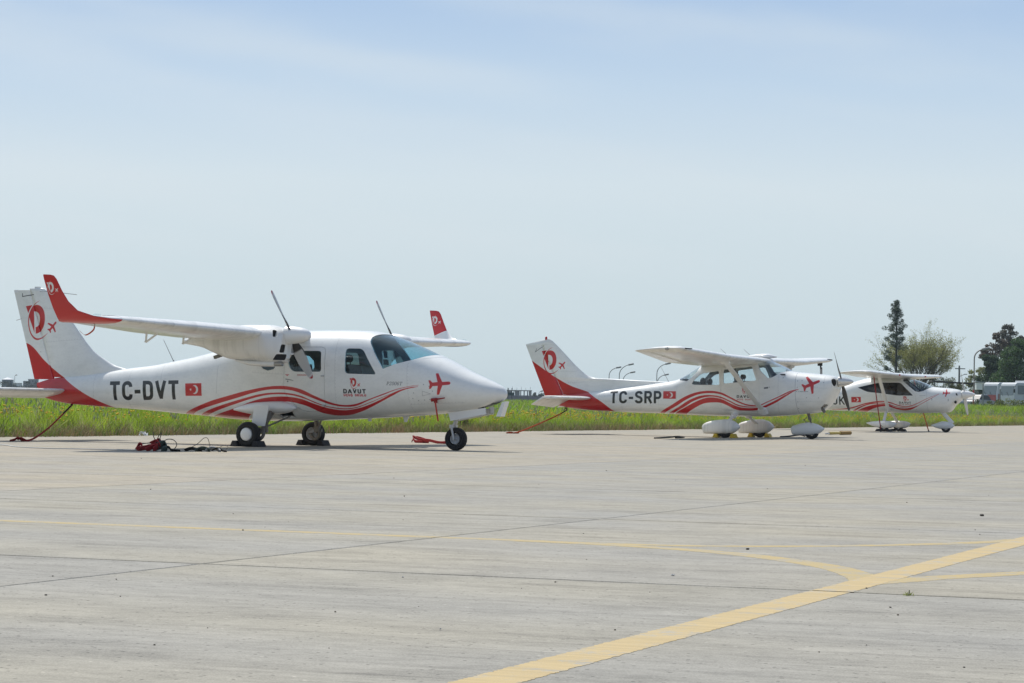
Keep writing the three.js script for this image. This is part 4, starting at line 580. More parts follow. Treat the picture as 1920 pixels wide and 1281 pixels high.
// ---------------------------------------------------------------- single-engine strut-braced airplane in the middle
const single = thing('single_engine_airplane', 'white and red strut-braced single-engine airplane marked TC-SRP', 'airplane', [5.4784, 0, -57.3924], -0.42696);
single.updateMatrixWorld(true);
{
  const root = single, win = { x0: -5.75, y0: 0.45, w: 8.45, h: 1.9 };
  const T = {
    top: [[-5.09, 0.9], [-4.6, 0.945], [-4.1, 0.995], [-3.59, 1.05], [-3.1, 1.115], [-2.4, 1.21], [-1.9, 1.287], [-1.66, 1.33], [-1.45, 1.42], [-1.22, 1.56], [-1.05, 1.66], [-0.8, 1.76], [-0.3, 1.83], [0.3, 1.85], [0.42, 1.84], [0.6, 1.8], [0.75, 1.74], [0.95, 1.655], [1.134, 1.565], [1.22, 1.55], [1.42, 1.532], [1.98, 1.483], [2.12, 1.462], [2.2, 1.435], [2.24, 1.39]],
    bot: [[-5.09, 0.82], [-4.82, 0.7], [-4.37, 0.615], [-3.8, 0.572], [-3.25, 0.556], [-2.9, 0.544], [-2.03, 0.531], [-1.15, 0.505], [-0.28, 0.492], [0.58, 0.506], [1.1, 0.54], [1.43, 0.575], [1.7, 0.6], [1.88, 0.64], [2.0, 0.74], [2.1, 0.86], [2.19, 1.03], [2.24, 1.16]],
    hw: [[-5.09, 0.03], [-4.6, 0.13], [-3.5, 0.25], [-2.4, 0.37], [-1.5, 0.49], [-0.5, 0.54], [0.6, 0.53], [1.2, 0.49], [1.8, 0.44], [2.1, 0.39], [2.2, 0.34], [2.24, 0.28]],
    nn: [[-5.09, 2.4], [-2.2, 3.0], [-1, 3.6], [0.8, 3.4], [1.3, 3.0], [2.24, 2.6]],
  };
  const cc = [[2.07, 1.24, 0.36, 0.2, 0.13]];
  const tex = livery(win, (L) => {
    L.band([[-5.8, 1.95], [-5.424, 1.721], [-4.861, 1.371], [-4.448, 1.165], [-3.909, 0.99], [-3.725, 0.886], [-3.485, 0.747], [-3.2, 0.53]], [[-5.8, 0.3], [-4.5, 0.3], [-3.3, 0.3], [-3.1, 0.4]], RED);
    L.band([[-2.1, 0.52], [-1.658, 0.741], [-1.346, 0.923], [-1.08, 1.027], [-0.817, 1.073], [-0.554, 1.069], [-0.382, 1.03], [-0.211, 0.951], [0.013, 0.846], [0.18, 0.785], [0.346, 0.762], [0.53, 0.774], [0.689, 0.843], [0.966, 0.968], [1.238, 1.1], [1.43, 1.145]], [[-1.98, 0.52], [-1.574, 0.701], [-1.258, 0.883], [-0.963, 0.996], [-0.671, 1.026], [-0.439, 1.002], [-0.212, 0.911], [0.012, 0.811], [0.205, 0.75], [0.36, 0.738], [0.53, 0.752], [0.688, 0.822], [0.994, 0.955], [1.3, 1.105], [1.43, 1.142]], RED);
    L.band([[-1.9, 0.5], [-1.52, 0.675], [-1.2, 0.862], [-0.904, 0.964], [-0.67, 0.978], [-0.439, 0.948], [-0.213, 0.857], [-0.02, 0.769], [0.175, 0.73], [0.4, 0.725], [0.56, 0.745]], [[-1.78, 0.5], [-1.368, 0.685], [-1.113, 0.83], [-0.846, 0.921], [-0.641, 0.945], [-0.411, 0.908], [-0.214, 0.83], [-0.023, 0.742], [0.172, 0.712], [0.4, 0.712], [0.56, 0.74]], RED);
    L.band([[-1.72, 0.5], [-1.34, 0.678], [-1.085, 0.804], [-0.817, 0.905], [-0.612, 0.924], [-0.383, 0.881], [-0.188, 0.789], [0.03, 0.71], [0.3, 0.69], [0.54, 0.72], [0.685, 0.776], [0.883, 0.872], [1.103, 0.996], [1.347, 1.12], [1.44, 1.135]], [[-1.41, 0.5], [-1.072, 0.682], [-0.852, 0.78], [-0.617, 0.81], [-0.415, 0.8], [-0.25, 0.735], [-0.067, 0.65], [0.16, 0.635], [0.4, 0.642], [0.532, 0.671], [0.71, 0.736], [0.938, 0.846], [1.158, 0.984], [1.36, 1.108], [1.44, 1.13]], RED);
    L.item(-2.63, 0.905, -0.012, (c) => strokeText(c, 'TC-SRP', 1.37, 0.288, INK, 0.19, 0.16));
    L.item(-1.725, 0.968, 0, (c) => flagTR(c, 0.33, 0.175));
    L.item(0.16, 1.098, 0, (c) => emblem(c, 0.16, RED)); L.item(0.155, 0.955, 0, (c) => strokeText(c, 'DAVUT', 0.38, 0.06, INK, 0.2, 0.22)); L.item(0.16, 0.888, 0, (c) => strokeText(c, 'UÇUŞ OKULU', 0.38, 0.034, '#c05a58', 0.2, 0.22));
    L.item(1.72, 1.255, -0.42, (c) => jet(c, 0.42, 0, RED));
    L.item(-4.9, 1.755, 0, (c) => emblem(c, 0.64, RED));
    const s = 'rgba(70,72,76,0.5)';
    L.seam([[1.34, 1.55], [1.36, 1.0], [1.4, 0.6]], s, 0.007); L.seam([[2.0, 1.5], [2.02, 1.2]], 'rgba(70,72,76,0.25)', 0.006); L.seam([[-3.6, 1.05], [-3.62, 0.55]], 'rgba(70,72,76,0.18)', 0.006); L.seam([[-2.0, 1.28], [-2.02, 0.54]], 'rgba(70,72,76,0.15)', 0.006); L.seam([[-5.35, 2.05], [-5.38, 1.97], [-5.15, 2.12]], 'rgba(50,50,52,0.8)', 0.01);
    for (const [x0, y0, x1, y1] of [[-4.2, 0.98, -4.2, 0.6], [-3.0, 1.12, -3.0, 0.55], [-2.5, 1.18, -2.5, 0.54], [-1.55, 1.2, -1.55, 0.53], [0.95, 1.5, 0.95, 0.54], [-3.5, 0.8, 0.6, 0.62], [1.4, 1.2, 2.1, 1.16], [1.45, 0.85, 1.95, 0.86], [-5.2, 1.5, -4.3, 1.5], [-4.9, 1.2, -4.0, 1.25]]) { L.seam([[x0, y0], [x1, y1]], 'rgba(90,92,96,0.15)', 0.005); const n = Math.round(Math.hypot(x1 - x0, y1 - y0) / 0.05); for (let i = 0; i <= n; i++) L.dot(mix(x0, x1, i / n) + 0.015, mix(y0, y1, i / n) + 0.015, 0.005, 'rgba(90,92,96,0.32)'); }
    for (const [a, b] of [[1.37, 1.4], [1.42, 1.44], [1.46, 1.55], [1.57, 1.66]]) L.seam([[a, 1.09], [b, 1.09]], 'rgba(90,94,100,0.5)', 0.014);
    for (const [x, y] of [[1.4, 1.33], [1.4, 1.18], [1.5, 1.34], [1.62, 0.95], [1.42, 0.85], [1.42, 0.7], [2.0, 1.3], [0.75, 1.18], [1.06, 1.4], [1.9, 0.95]]) L.dot(x, y, 0.009, 'rgba(80,82,86,0.7)');
    L.poly([[0.62, 1.17], [0.72, 1.185], [0.72, 1.15], [0.62, 1.14]], '#5d6166');
  }, 17);
  const paint = airPaint(tex);
  const W = { rear: roundPoly([[-1.16, 1.235], [-1.085, 1.348], [-0.942, 1.472], [-0.485, 1.546], [-0.462, 1.215], [-1.1, 1.214]], [0.03, 0.05, 0.06, 0.05, 0.04, 0.04]), mid: roundPoly([[-0.362, 1.25], [-0.378, 1.572], [0.31, 1.656], [0.435, 1.33]], [0.04, 0.05, 0.05, 0.05]), shield: [[0.43, 1.72], [0.521, 1.554], [0.71, 1.384], [0.79, 1.4], [0.866, 1.44], [0.977, 1.52], [1.134, 1.562], [1.3, 1.63], [1.3, 1.95], [0.36, 1.95], [0.4, 1.79]], back: [[-1.49, 1.315], [-1.29, 1.3], [-1.2, 1.36], [-1.05, 1.52], [-1.0, 1.66], [-1.05, 1.78], [-1.7, 1.6]] };
  const nostril = [1, -1].map((s) => (() => { const g = new THREE.SphereGeometry(0.1, 20, 14); g.scale(0.9, 0.95, 0.8); g.translate(2.22, 1.31, 0.27 * s); return g; })()), exhaust = box(0.16, 0.14, 0.2, 2.0, 0.71, 0.2, 0, 0, 0.6);
  const { doors } = cabinBody(root, T, win, paint, { cab: [-1.6, 1.2], panes: [{ name: 'window', pts: W.rear, mat: M.clear }, { name: 'window', pts: W.mid, mat: M.clear, door: 'cabin' }, { name: 'windshield', pts: W.shield, mat: M.clear, through: true }, { name: 'rear_window', pts: W.back, mat: M.clear, through: true }], doors: [{ id: 'cabin', pts: roundPoly([[-0.43, 0.64], [-0.43, 1.63], [0.35, 1.7], [0.5, 1.33], [0.52, 0.62]], 0.06), both: true }], holes: [...nostril, exhaust], lining: M.lining });
  for (const d of doors) mesh('door_handle', box(0.12, 0.03, 0.02, -0.22, 1.14, 0.542 * d.s), M.white, d.o);
  for (const s of [1, -1]) { const g = new THREE.SphereGeometry(0.092, 20, 14); g.scale(0.8, 0.95, 0.7); g.translate(2.19, 1.31, 0.255 * s); mesh('cooling_intake', g, M.black, root); }
  mesh('exhaust_recess', merge([box(0.1, 0.02, 0.19, 1.97, 0.77, 0.2, 0, 0, 0.6), rod([1.9, 0.72, 0.2], [1.99, 0.62, 0.2], 0.035)]), M.oily, root);
  for (const z of [0.23, -0.23]) { seatAt(root, 0.0, 0.78, z, M.seat, 0.52); }
  mesh('seat', merge([box(0.42, 0.12, 0.9, -0.75, 0.78, 0), box(0.12, 0.45, 0.9, -0.98, 1.0, 0, 0, 0, 0.18)]), M.seat, root); for (const z of [0.23, -0.23]) { const h = new THREE.SphereGeometry(0.1, 16, 12); h.scale(0.6, 0.9, 1.2); h.translate(-0.98, 1.3, z); mesh('headrest', h, M.seat, root.children[root.children.length - 1].name === 'seat' ? root.children[root.children.length - 1] : root); }
  mesh('instrument_panel', merge([box(0.08, 0.34, 0.92, 0.84, 1.28, 0), box(0.3, 0.03, 0.9, 0.94, 1.47, 0, 0, 0, 0.05)]), M.panel, root);
  mesh('cabin_floor', box(2.2, 0.03, 0.8, -0.1, 0.66, 0), M.dark, root);
  const secs = [{ le: [0.6, 1.79, 0], c: 1.6, t: 0.12, tw: 0.085 }, { le: [0.6, 1.822, 2.65], c: 1.6, t: 0.12, tw: 0.08 }, { le: [0.46, 1.93, 5.25], c: 1.12, t: 0.12, tw: 0.06 }, { le: [0.44, 1.94, 5.36], c: 1.1, t: 0.1, tw: 0.06 }, { le: [0.38, 1.945, 5.44], c: 1.02, t: 0.06, tw: 0.06 }, { le: [0.3, 1.945, 5.48], c: 0.9, t: 0.02, tw: 0.06 }];
  for (const s of [1, -1]) {
    const F = s > 0 ? (g) => g : mirrorZ;
    const w = mesh('wing', uvWing(F(merge([wingSkin(secRange(secs, 0, 5.2), 0, 0.74), wingSkin(secRange(secs, 5.2, 5.48)), wingSkin(secRange(secs, 0, 0.56), 0.735, 1)]))), M.wing, root);
    mesh('flap', uvWing(F(wingSkin(secRange(secs, 0.57, 2.62), 0.752, 1))), M.wing, w); mesh('aileron', uvWing(F(wingSkin(secRange(secs, 2.64, 5.19), 0.752, 1))), M.wing, w);
    mesh('tip_light', F((() => { const g = new THREE.SphereGeometry(0.045, 16, 12); g.scale(1.2, 0.9, 0.7); g.translate(0.1, 1.93, 5.46); return g; })()), M.steel, w);
    mesh('landing_light', F(prism([[0.34, 1.9], [0.47, 1.93], [0.46, 1.955], [0.34, 1.93]], 4.9, 5.3)), M.dark, w);
    mesh('wing_strut', F(strutGeo([0.6, 0.62, 0.5], [0.3, 1.75, 2.4], 0.14, 0.045)), M.white, root);
    mesh('strut_fairing', F(strutGeo([0.62, 0.57, 0.47], [0.595, 0.68, 0.57], 0.22, 0.1)), M.white, root); mesh('strut_fairing', F(strutGeo([0.31, 1.7, 2.32], [0.29, 1.78, 2.45], 0.24, 0.09)), M.white, root);
    // landing gear
    const leg = mesh('gear_leg', F(strutGeo([-0.12, 0.54, 0.35], [-0.1, 0.3, 1.2], 0.1, 0.035)), M.white, root);
    mesh('leg_fairing', F(strutGeo([-0.12, 0.56, 0.38], [-0.11, 0.48, 0.56], 0.17, 0.09)), M.white, leg);
    mesh('wheel_pant', uvWing(F(hull({ top: [[-0.61, 0.27], [-0.59, 0.3], [-0.52, 0.345], [-0.24, 0.41], [0.0, 0.427], [0.15, 0.39], [0.26, 0.31], [0.3, 0.265]], bot: [[-0.61, 0.2], [-0.58, 0.1], [-0.54, 0.088], [-0.25, 0.088], [0.1, 0.1], [0.2, 0.15], [0.27, 0.21], [0.3, 0.245]], hw: [[-0.61, 0.05], [-0.55, 0.085], [-0.2, 0.13], [0.1, 0.125], [0.25, 0.07], [0.3, 0.015]], nn: [[-0.61, 2.8], [0, 2.6], [0.3, 2]] }, { nx: 44, na: 40, zc: 1.23 }))), M.wing, root);
    const wg = wheelGeo(0.185, 0.15, 0.08), wm = mesh('main_wheel', F(wg.ty.clone().translate(-0.06, 0.183, 1.23)), M.rubber, root); mesh('rim', F(wg.rim.clone().translate(-0.06, 0.183, 1.23)), M.grey, wm);
    // tail plane with drooping elevator
    const st = [{ le: [-3.815, 0.865, 0.04], c: 1.1, t: 0.095, tw: 0, cam: 0 }, { le: [-3.95, 0.87, 1.62], c: 0.85, t: 0.1, tw: 0, cam: 0 }, { le: [-4.0, 0.87, 1.7], c: 0.76, t: 0.06, tw: 0, cam: 0 }];
    const tp = mesh('tailplane', uvWing(F(wingSkin(secRange(st, 0.04, 1.7), 0, 0.55))), M.wing, root);
    const el = wingSkin(secRange(st, 0.1, 1.69), 0.565, 1); el.translate(4.42, -0.868, 0); el.rotateZ(0.5); el.translate(-4.42, 0.868, 0); mesh('elevator', uvWing(F(el)), M.wing, tp);
  }
  mesh('tail_tie_ring', tube([[-4.55, 0.66, 0], [-4.53, 0.58, 0], [-4.56, 0.55, 0], [-4.6, 0.58, 0], [-4.57, 0.66, 0]], 0.01, 24, 6), M.oily, root);
  const LE = pchip([[1.0, -1.6], [1.27, -1.8], [1.282, -1.906], [1.298, -2.417], [1.333, -3.215], [1.349, -3.76], [1.391, -3.95], [1.488, -4.119], [1.882, -4.557], [2.245, -4.948], [2.27, -4.985], [2.284, -5.04]]), TE = (y) => y > 2.153 ? mix(-5.651, -5.1, (y - 2.153) / 0.131) : -5.093 - (y - 0.859) * 0.431, HI = (y) => Math.min(-4.587 - (Math.min(y, 2.1) - 0.877) * 0.5, LE(y) - 0.05);
  const rows = [0.95, 1.1, 1.2, 1.27, 1.285, 1.298, 1.315, 1.333, 1.343, 1.352, 1.391, 1.44, 1.488, 1.65, 1.882, 2.05, 2.14].map((y) => ({ y, le: LE(y), te: TE(y), th: mix(0.11, 0.07, smooth(1, 2.2, y)) }));
  mesh('fin', sideUV(finSkin(rows.map((r) => ({ ...r, b: (r.le - HI(r.y)) / (r.le - r.te) }))), win), paint, root);
  mesh('fin_cap', sideUV(finSkin([2.143, 2.153, 2.2, 2.245, 2.27, 2.284].map((y) => ({ y, le: LE(y), te: TE(y), th: mix(0.07, 0.035, smooth(2.2, 2.284, y)) }))), win), paint, root);
  const rr = [0.87, 1.0, 1.3, 1.6, 1.9, 2.1, 2.139].map((y) => { const le = LE(Math.max(1.4, y)), te = TE(y); return { y, le, te, th: mix(0.11, 0.07, smooth(1, 2.2, y)), a: (le - HI(y) + 0.012) / (le - te) }; });
  mesh('rudder', sideUV(finSkin(rr), win), paint, root);
  mesh('beacon', merge([new THREE.CapsuleGeometry(0.028, 0.035, 6, 14).translate(-5.11, 2.3, 0)]), M.lamp, root);
  mesh('whip_antenna', merge([rod([-1.92, 1.27, 0], [-2.12, 1.62, 0], 0.005, 0.003), rod([-1.92, 1.27, 0], [-1.935, 1.3, 0], 0.022, 0.01)]), M.antenna, root);
  for (const x of [-0.35, 0.05]) mesh('roof_antenna', rod([x, 1.88, x < -0.2 ? 0.2 : -0.3], [x - 0.22, 2.07, x < -0.2 ? 0.2 : -0.3], 0.006, 0.004), M.antenna, root);
  mesh('roof_dome', hull({ top: [[0.0, 1.925], [0.25, 1.96], [0.45, 1.97], [0.68, 1.91]], bot: [[0.0, 1.9], [0.25, 1.85], [0.45, 1.85], [0.68, 1.88]], hw: [[0, 0.03], [0.4, 0.12], [0.68, 0.02]], nn: [[0, 2], [0.68, 2]] }, { nx: 20, na: 24, zc: -0.2 }), M.white, root);
  // nose: propeller, strut, wheel
  const sp = mesh('spinner', (() => { const g = new THREE.LatheGeometry([[0, 0.35], [0.03, 0.33], [0.07, 0.25], [0.105, 0.14], [0.125, 0.02], [0.125, 0], [0, 0]].map((p) => new THREE.Vector2(...p)).reverse(), 36); g.rotateZ(-Math.PI / 2); g.translate(2.25, 1.335, 0); return g; })(), phys(lin(0.74, 0.73, 0.7), 0.25, { metalness: 0.45 }), root);
  for (const k of [0, 1]) { const b = bladeGeo(0.95, 0.05, 0.77 + k * Math.PI, 1, 0.125); paintBlade(b, (u) => u > 0.95 ? [0.5, 0.47, 0.42] : [0.035, 0.034, 0.033]); b.g.translate(2.32, 1.33, 0); mesh('propeller_blade', b.g, std(lin(1, 1, 1), 0.5, { vertexColors: true }), sp); }
  mesh('nose_gear_leg', merge([rod([1.52, 0.62, 0], [1.56, 0.47, 0], 0.035), rod([1.56, 0.5, 0], [1.6, 0.34, 0], 0.022), rod([1.5, 0.5, 0], [1.42, 0.44, 0], 0.01), rod([1.42, 0.44, 0], [1.5, 0.37, 0], 0.01), box(0.06, 0.05, 0.09, 1.56, 0.47, 0), rod([1.6, 0.48, 0.04], [1.62, 0.36, 0.04], 0.008)]), M.oily, root);
  mesh('wheel_pant', hull({ top: [[1.12, 0.25], [1.15, 0.29], [1.22, 0.315], [1.4, 0.365], [1.54, 0.382], [1.72, 0.35], [1.86, 0.29], [1.92, 0.25]], bot: [[1.12, 0.19], [1.15, 0.105], [1.2, 0.088], [1.5, 0.09], [1.74, 0.11], [1.84, 0.16], [1.9, 0.21], [1.92, 0.24]], hw: [[1.12, 0.04], [1.2, 0.08], [1.5, 0.115], [1.75, 0.1], [1.88, 0.05], [1.92, 0.012]], nn: [[1.12, 2.8], [1.6, 2.5], [1.92, 2]] }, { nx: 44, na: 40 }), M.white, root);
  const nw = wheelGeo(0.165, 0.13, 0.07), nm = mesh('nose_wheel', nw.ty.clone().translate(1.615, 0.163, 0), M.rubber, root); mesh('rim', nw.rim.clone().translate(1.615, 0.163, 0), M.grey, nm);
}
// ---------------------------------------------------------------- small single-engine airplane at the right
const light = thing('light_airplane', 'white and red light airplane with dark side windows at the far end of the row', 'airplane', [12.5874, 0, -81.4259], -0.427);
light.updateMatrixWorld(true);
{
  const root = light, win = { x0: -4.3, y0: 0.55, w: 6.8, h: 1.6 };
  const T = {
    top: [[-4.1, 1.17], [-3.4, 1.22], [-2.6, 1.3], [-1.79, 1.435], [-1.486, 1.545], [-1.03, 1.69], [-0.69, 1.765], [0, 1.8], [0.43, 1.785], [0.82, 1.725], [1.1, 1.635], [1.447, 1.492], [1.6, 1.475], [1.98, 1.449], [2.25, 1.41], [2.36, 1.37], [2.4, 1.32]],
    bot: [[-4.1, 1.03], [-3, 0.77], [-2.3, 0.675], [-1.29, 0.65], [-0.56, 0.621], [0.65, 0.617], [1.55, 0.642], [1.95, 0.66], [2.05, 0.71], [2.137, 0.85], [2.3, 0.99], [2.38, 1.08], [2.4, 1.15]],
    hw: [[-4.1, 0.03], [-3, 0.22], [-1.79, 0.42], [-1, 0.53], [0.6, 0.56], [1.3, 0.52], [1.9, 0.44], [2.3, 0.3], [2.4, 0.2]],
    nn: [[-4.1, 2], [-1, 2.5], [1, 2.6], [2.4, 2.3]],
  };
  const tex = livery(win, (L) => {
    L.band([[-1.98, 0.69], [-1.255, 0.77], [-0.715, 0.925], [-0.257, 0.999], [-0.046, 0.993], [0.164, 0.952], [0.399, 0.872], [0.666, 0.84], [0.938, 0.908], [1.378, 1.118], [1.731, 1.265]], [[-1.98, 0.68], [-1.255, 0.735], [-0.715, 0.89], [-0.257, 0.965], [-0.046, 0.96], [0.164, 0.918], [0.399, 0.845], [0.666, 0.82], [0.938, 0.889], [1.378, 1.105], [1.731, 1.26]], RED);
    L.band([[-1.3, 0.64], [-0.718, 0.881], [-0.35, 0.945], [0.011, 0.921], [0.334, 0.823], [0.663, 0.808], [0.966, 0.876]], [[-1.2, 0.64], [-0.722, 0.843], [-0.291, 0.918], [0.01, 0.895], [0.332, 0.803], [0.663, 0.798], [0.966, 0.87]], RED);
    L.band([[-1.15, 0.64], [-0.665, 0.815], [-0.293, 0.893], [0.039, 0.882], [0.329, 0.785], [0.658, 0.77], [1.024, 0.863], [1.38, 1.06], [1.731, 1.252]], [[-0.8, 0.62], [-0.365, 0.783], [0.003, 0.827], [0.321, 0.736], [0.554, 0.7], [0.8, 0.734], [1.144, 0.908], [1.38, 1.04], [1.731, 1.247]], RED);
    L.item(-2.13, 0.985, -0.02, (c) => strokeText(c, 'TC-UJK', 1.35, 0.275, INK, 0.15, 0.17)); L.item(-1.045, 1.032, -0.02, (c) => flagTR(c, 0.33, 0.178));
    L.item(0.65, 1.085, 0, (c) => emblem(c, 0.2, RED)); L.item(0.62, 0.955, 0, (c) => strokeText(c, 'DAVUT', 0.4, 0.06, INK, 0.2, 0.22)); L.item(0.62, 0.893, 0, (c) => strokeText(c, 'UÇUŞ OKULU', 0.4, 0.032, '#b06a66', 0.2, 0.22)); L.item(1.96, 1.29, -0.03, (c) => jet(c, 0.24, 0, RED));
    L.poly([[1.5, 1.12], [1.515, 1.12], [1.515, 1.04], [1.5, 1.04]], '#77797c'); L.poly([[2.02, 1.1], [2.035, 1.1], [2.035, 1.03], [2.02, 1.03]], '#77797c'); L.seam([[1.1, 1.19], [1.3, 1.195]], 'rgba(110,114,120,0.4)', 0.014);
    L.seam([[1.32, 1.5], [1.36, 0.65]], 'rgba(80,82,86,0.3)', 0.007);
  }, 29);
  const paint = airPaint(tex);
  const W = { rear: roundPoly([[-1.0, 1.435], [-0.55, 1.545], [-0.29, 1.6], [-0.14, 1.25], [-0.66, 1.29]], [0.02, 0.1, 0.03, 0.03, 0.12]), mid: roundPoly([[-0.23, 1.605], [0.44, 1.612], [0.9, 1.19], [0.38, 1.185], [-0.06, 1.235]], [0.04, 0.08, 0.04, 0.08, 0.04]), shield: [[0.506, 1.674], [0.495, 1.74], [0.54, 1.79], [0.62, 1.9], [1.8, 1.9], [1.55, 1.52], [1.44, 1.485], [1.218, 1.345], [1.08, 1.312], [0.95, 1.335]] };
  cabinBody(root, T, win, paint, { cab: [-1.4, 1.7], panes: [{ name: 'window', pts: W.rear, mat: M.smoke }, { name: 'window', pts: W.mid, mat: M.smoke, door: 'cabin' }, { name: 'windshield', pts: W.shield, mat: M.clear, through: true }], doors: [{ id: 'cabin', pts: roundPoly([[-0.3, 1.66], [0.47, 1.67], [0.98, 1.2], [1.0, 0.72], [-0.1, 0.72]], 0.06), both: true }], lining: std(lin(0.06, 0.055, 0.05), 0.85) });
  for (const z of [0.25, -0.25]) seatAt(root, 0.12, 0.85, z, M.tan, 0.48);
  mesh('instrument_panel', merge([box(0.08, 0.34, 0.95, 1.05, 1.15, 0), box(0.3, 0.03, 0.9, 1.15, 1.33, 0)]), M.panel, root); mesh('cabin_floor', box(2.0, 0.03, 0.7, 0.1, 0.8, 0), M.dark, root);
  const secs = [{ le: [0.72, 1.83, 0], c: 1.35, t: 0.13, tw: 0.06 }, { le: [0.72, 1.845, 1.8], c: 1.35, t: 0.13, tw: 0.06 }, { le: [0.6, 1.89, 4.25], c: 1.12, t: 0.11, tw: 0.04 }, { le: [0.54, 1.9, 4.38], c: 1.04, t: 0.08, tw: 0.04 }, { le: [0.4, 1.9, 4.45], c: 0.8, t: 0.03, tw: 0.04 }];
  for (const s of [1, -1]) {
    const F = s > 0 ? (g) => g : mirrorZ;
    const w = mesh('wing', uvWing(F(merge([wingSkin(secRange(secs, 0, 4.2), 0, 0.75), wingSkin(secRange(secs, 4.2, 4.45)), wingSkin(secRange(secs, 0, 0.6), 0.745, 1)]))), M.wing, root);
    mesh('flap', uvWing(F(wingSkin(secRange(secs, 0.61, 2.4), 0.76, 1))), M.wing, w); mesh('aileron', uvWing(F(wingSkin(secRange(secs, 2.42, 4.19), 0.76, 1))), M.wing, w);
    mesh('wing_stripe', F(strutGeo([0.727, 1.845, 1.55], [0.724, 1.846, 1.66], 0.05, 0.05)), M.red, w);
    mesh('wing_strut', F(strutGeo([0.06, 0.69, 0.5], [0.1, 1.8, 1.85], 0.12, 0.04)), M.white, root);
    const leg = mesh('gear_leg', F(strutGeo([-0.08, 0.66, 0.3], [0.0, 0.27, 0.88], 0.1, 0.035)), M.white, root);
    mesh('wheel_pant', uvWing(F(hull({ top: [[-0.58, 0.275], [-0.3, 0.33], [0.0, 0.352], [0.2, 0.345], [0.36, 0.31], [0.43, 0.26]], bot: [[-0.58, 0.255], [-0.3, 0.15], [0.0, 0.1], [0.2, 0.105], [0.36, 0.16], [0.43, 0.24]], hw: [[-0.58, 0.012], [-0.2, 0.085], [0.15, 0.11], [0.36, 0.07], [0.43, 0.01]], nn: [[-0.58, 2], [0.43, 2]] }, { nx: 40, na: 36, zc: 0.88 }))), M.wing, root);
    const wg = wheelGeo(0.16, 0.13, 0.07), wm = mesh('main_wheel', F(wg.ty.clone().translate(0.02, 0.16, 0.88)), M.rubber, root); mesh('rim', F(wg.rim.clone().translate(0.02, 0.16, 0.88)), M.grey, wm);
    const st = [{ le: [-3.55, 1.16, 0.02], c: 0.65, t: 0.09, tw: 0.04, cam: 0 }, { le: [-3.62, 1.16, 1.35], c: 0.55, t: 0.08, tw: 0.04, cam: 0 }]; const tp = mesh('stabilator', uvWing(F(wingSkin(st, 0, 0.8))), M.wing, root); mesh('trim_tab', uvWing(F(wingSkin(st, 0.815, 1))), M.wing, tp);
  }
  const rows = [1.1, 1.3, 1.5, 1.75, 1.93].map((y) => ({ y, le: mix(-3.0, -3.75, smooth(1.1, 1.93, y)), te: mix(-3.95, -4.3, (y - 1.1) / 0.83), th: 0.08 }));
  mesh('fin', finSkin(rows, 0, 0.62), M.white, root); mesh('rudder', finSkin(rows, 0.635, 1), M.red, root);
  const sp = mesh('spinner', (() => { const g = new THREE.LatheGeometry([[0, 0.44], [0.03, 0.41], [0.08, 0.3], [0.12, 0.16], [0.14, 0.02], [0.14, 0], [0, 0]].map((p) => new THREE.Vector2(...p)).reverse(), 36); g.rotateZ(-Math.PI / 2); g.translate(2.4, 1.255, 0); return g; })(), M.white, root);
  for (const k of [0, 1]) { const b = bladeGeo(0.88, 0.05, 0.62 + k * Math.PI, 1, 0.13); paintBlade(b, (u) => u > 0.95 ? [0.7, 0.55, 0.1] : u > 0.92 ? [0.4, 0.05, 0.04] : k ? [0.72, 0.71, 0.68] : [0.3, 0.3, 0.3]); b.g.translate(2.47, 1.255, 0); mesh('propeller_blade', b.g, std(lin(1, 1, 1), 0.4, { vertexColors: true }), sp); }
  for (const [x, y, h] of [[2.26, 1.24, 0.1], [2.24, 1.0, 0.09]]) { const g = new THREE.SphereGeometry(1, 16, 10); g.scale(0.045, h * 0.6, 0.03); g.rotateZ(0.5); g.translate(x, y, 0.285); mesh('cooling_intake', g, M.black, root); }
  mesh('nose_gear_leg', strutGeo([1.72, 0.68, 0], [2.08, 0.3, 0], 0.13, 0.06), M.white, root);
  mesh('wheel_pant', hull({ top: [[1.36, 0.235], [1.55, 0.3], [1.76, 0.362], [1.95, 0.345], [2.1, 0.28], [2.14, 0.235]], bot: [[1.36, 0.215], [1.55, 0.14], [1.76, 0.1], [1.95, 0.105], [2.08, 0.15], [2.14, 0.21]], hw: [[1.36, 0.01], [1.6, 0.07], [1.85, 0.1], [2.05, 0.07], [2.14, 0.01]], nn: [[1.36, 2], [2.14, 2]] }, { nx: 40, na: 36 }), M.white, root);
  const nw = wheelGeo(0.155, 0.12, 0.065), nm = mesh('nose_wheel', nw.ty.clone().translate(1.86, 0.155, 0), M.rubber, root); mesh('rim', nw.rim.clone().translate(1.86, 0.155, 0), M.grey, nm);
}
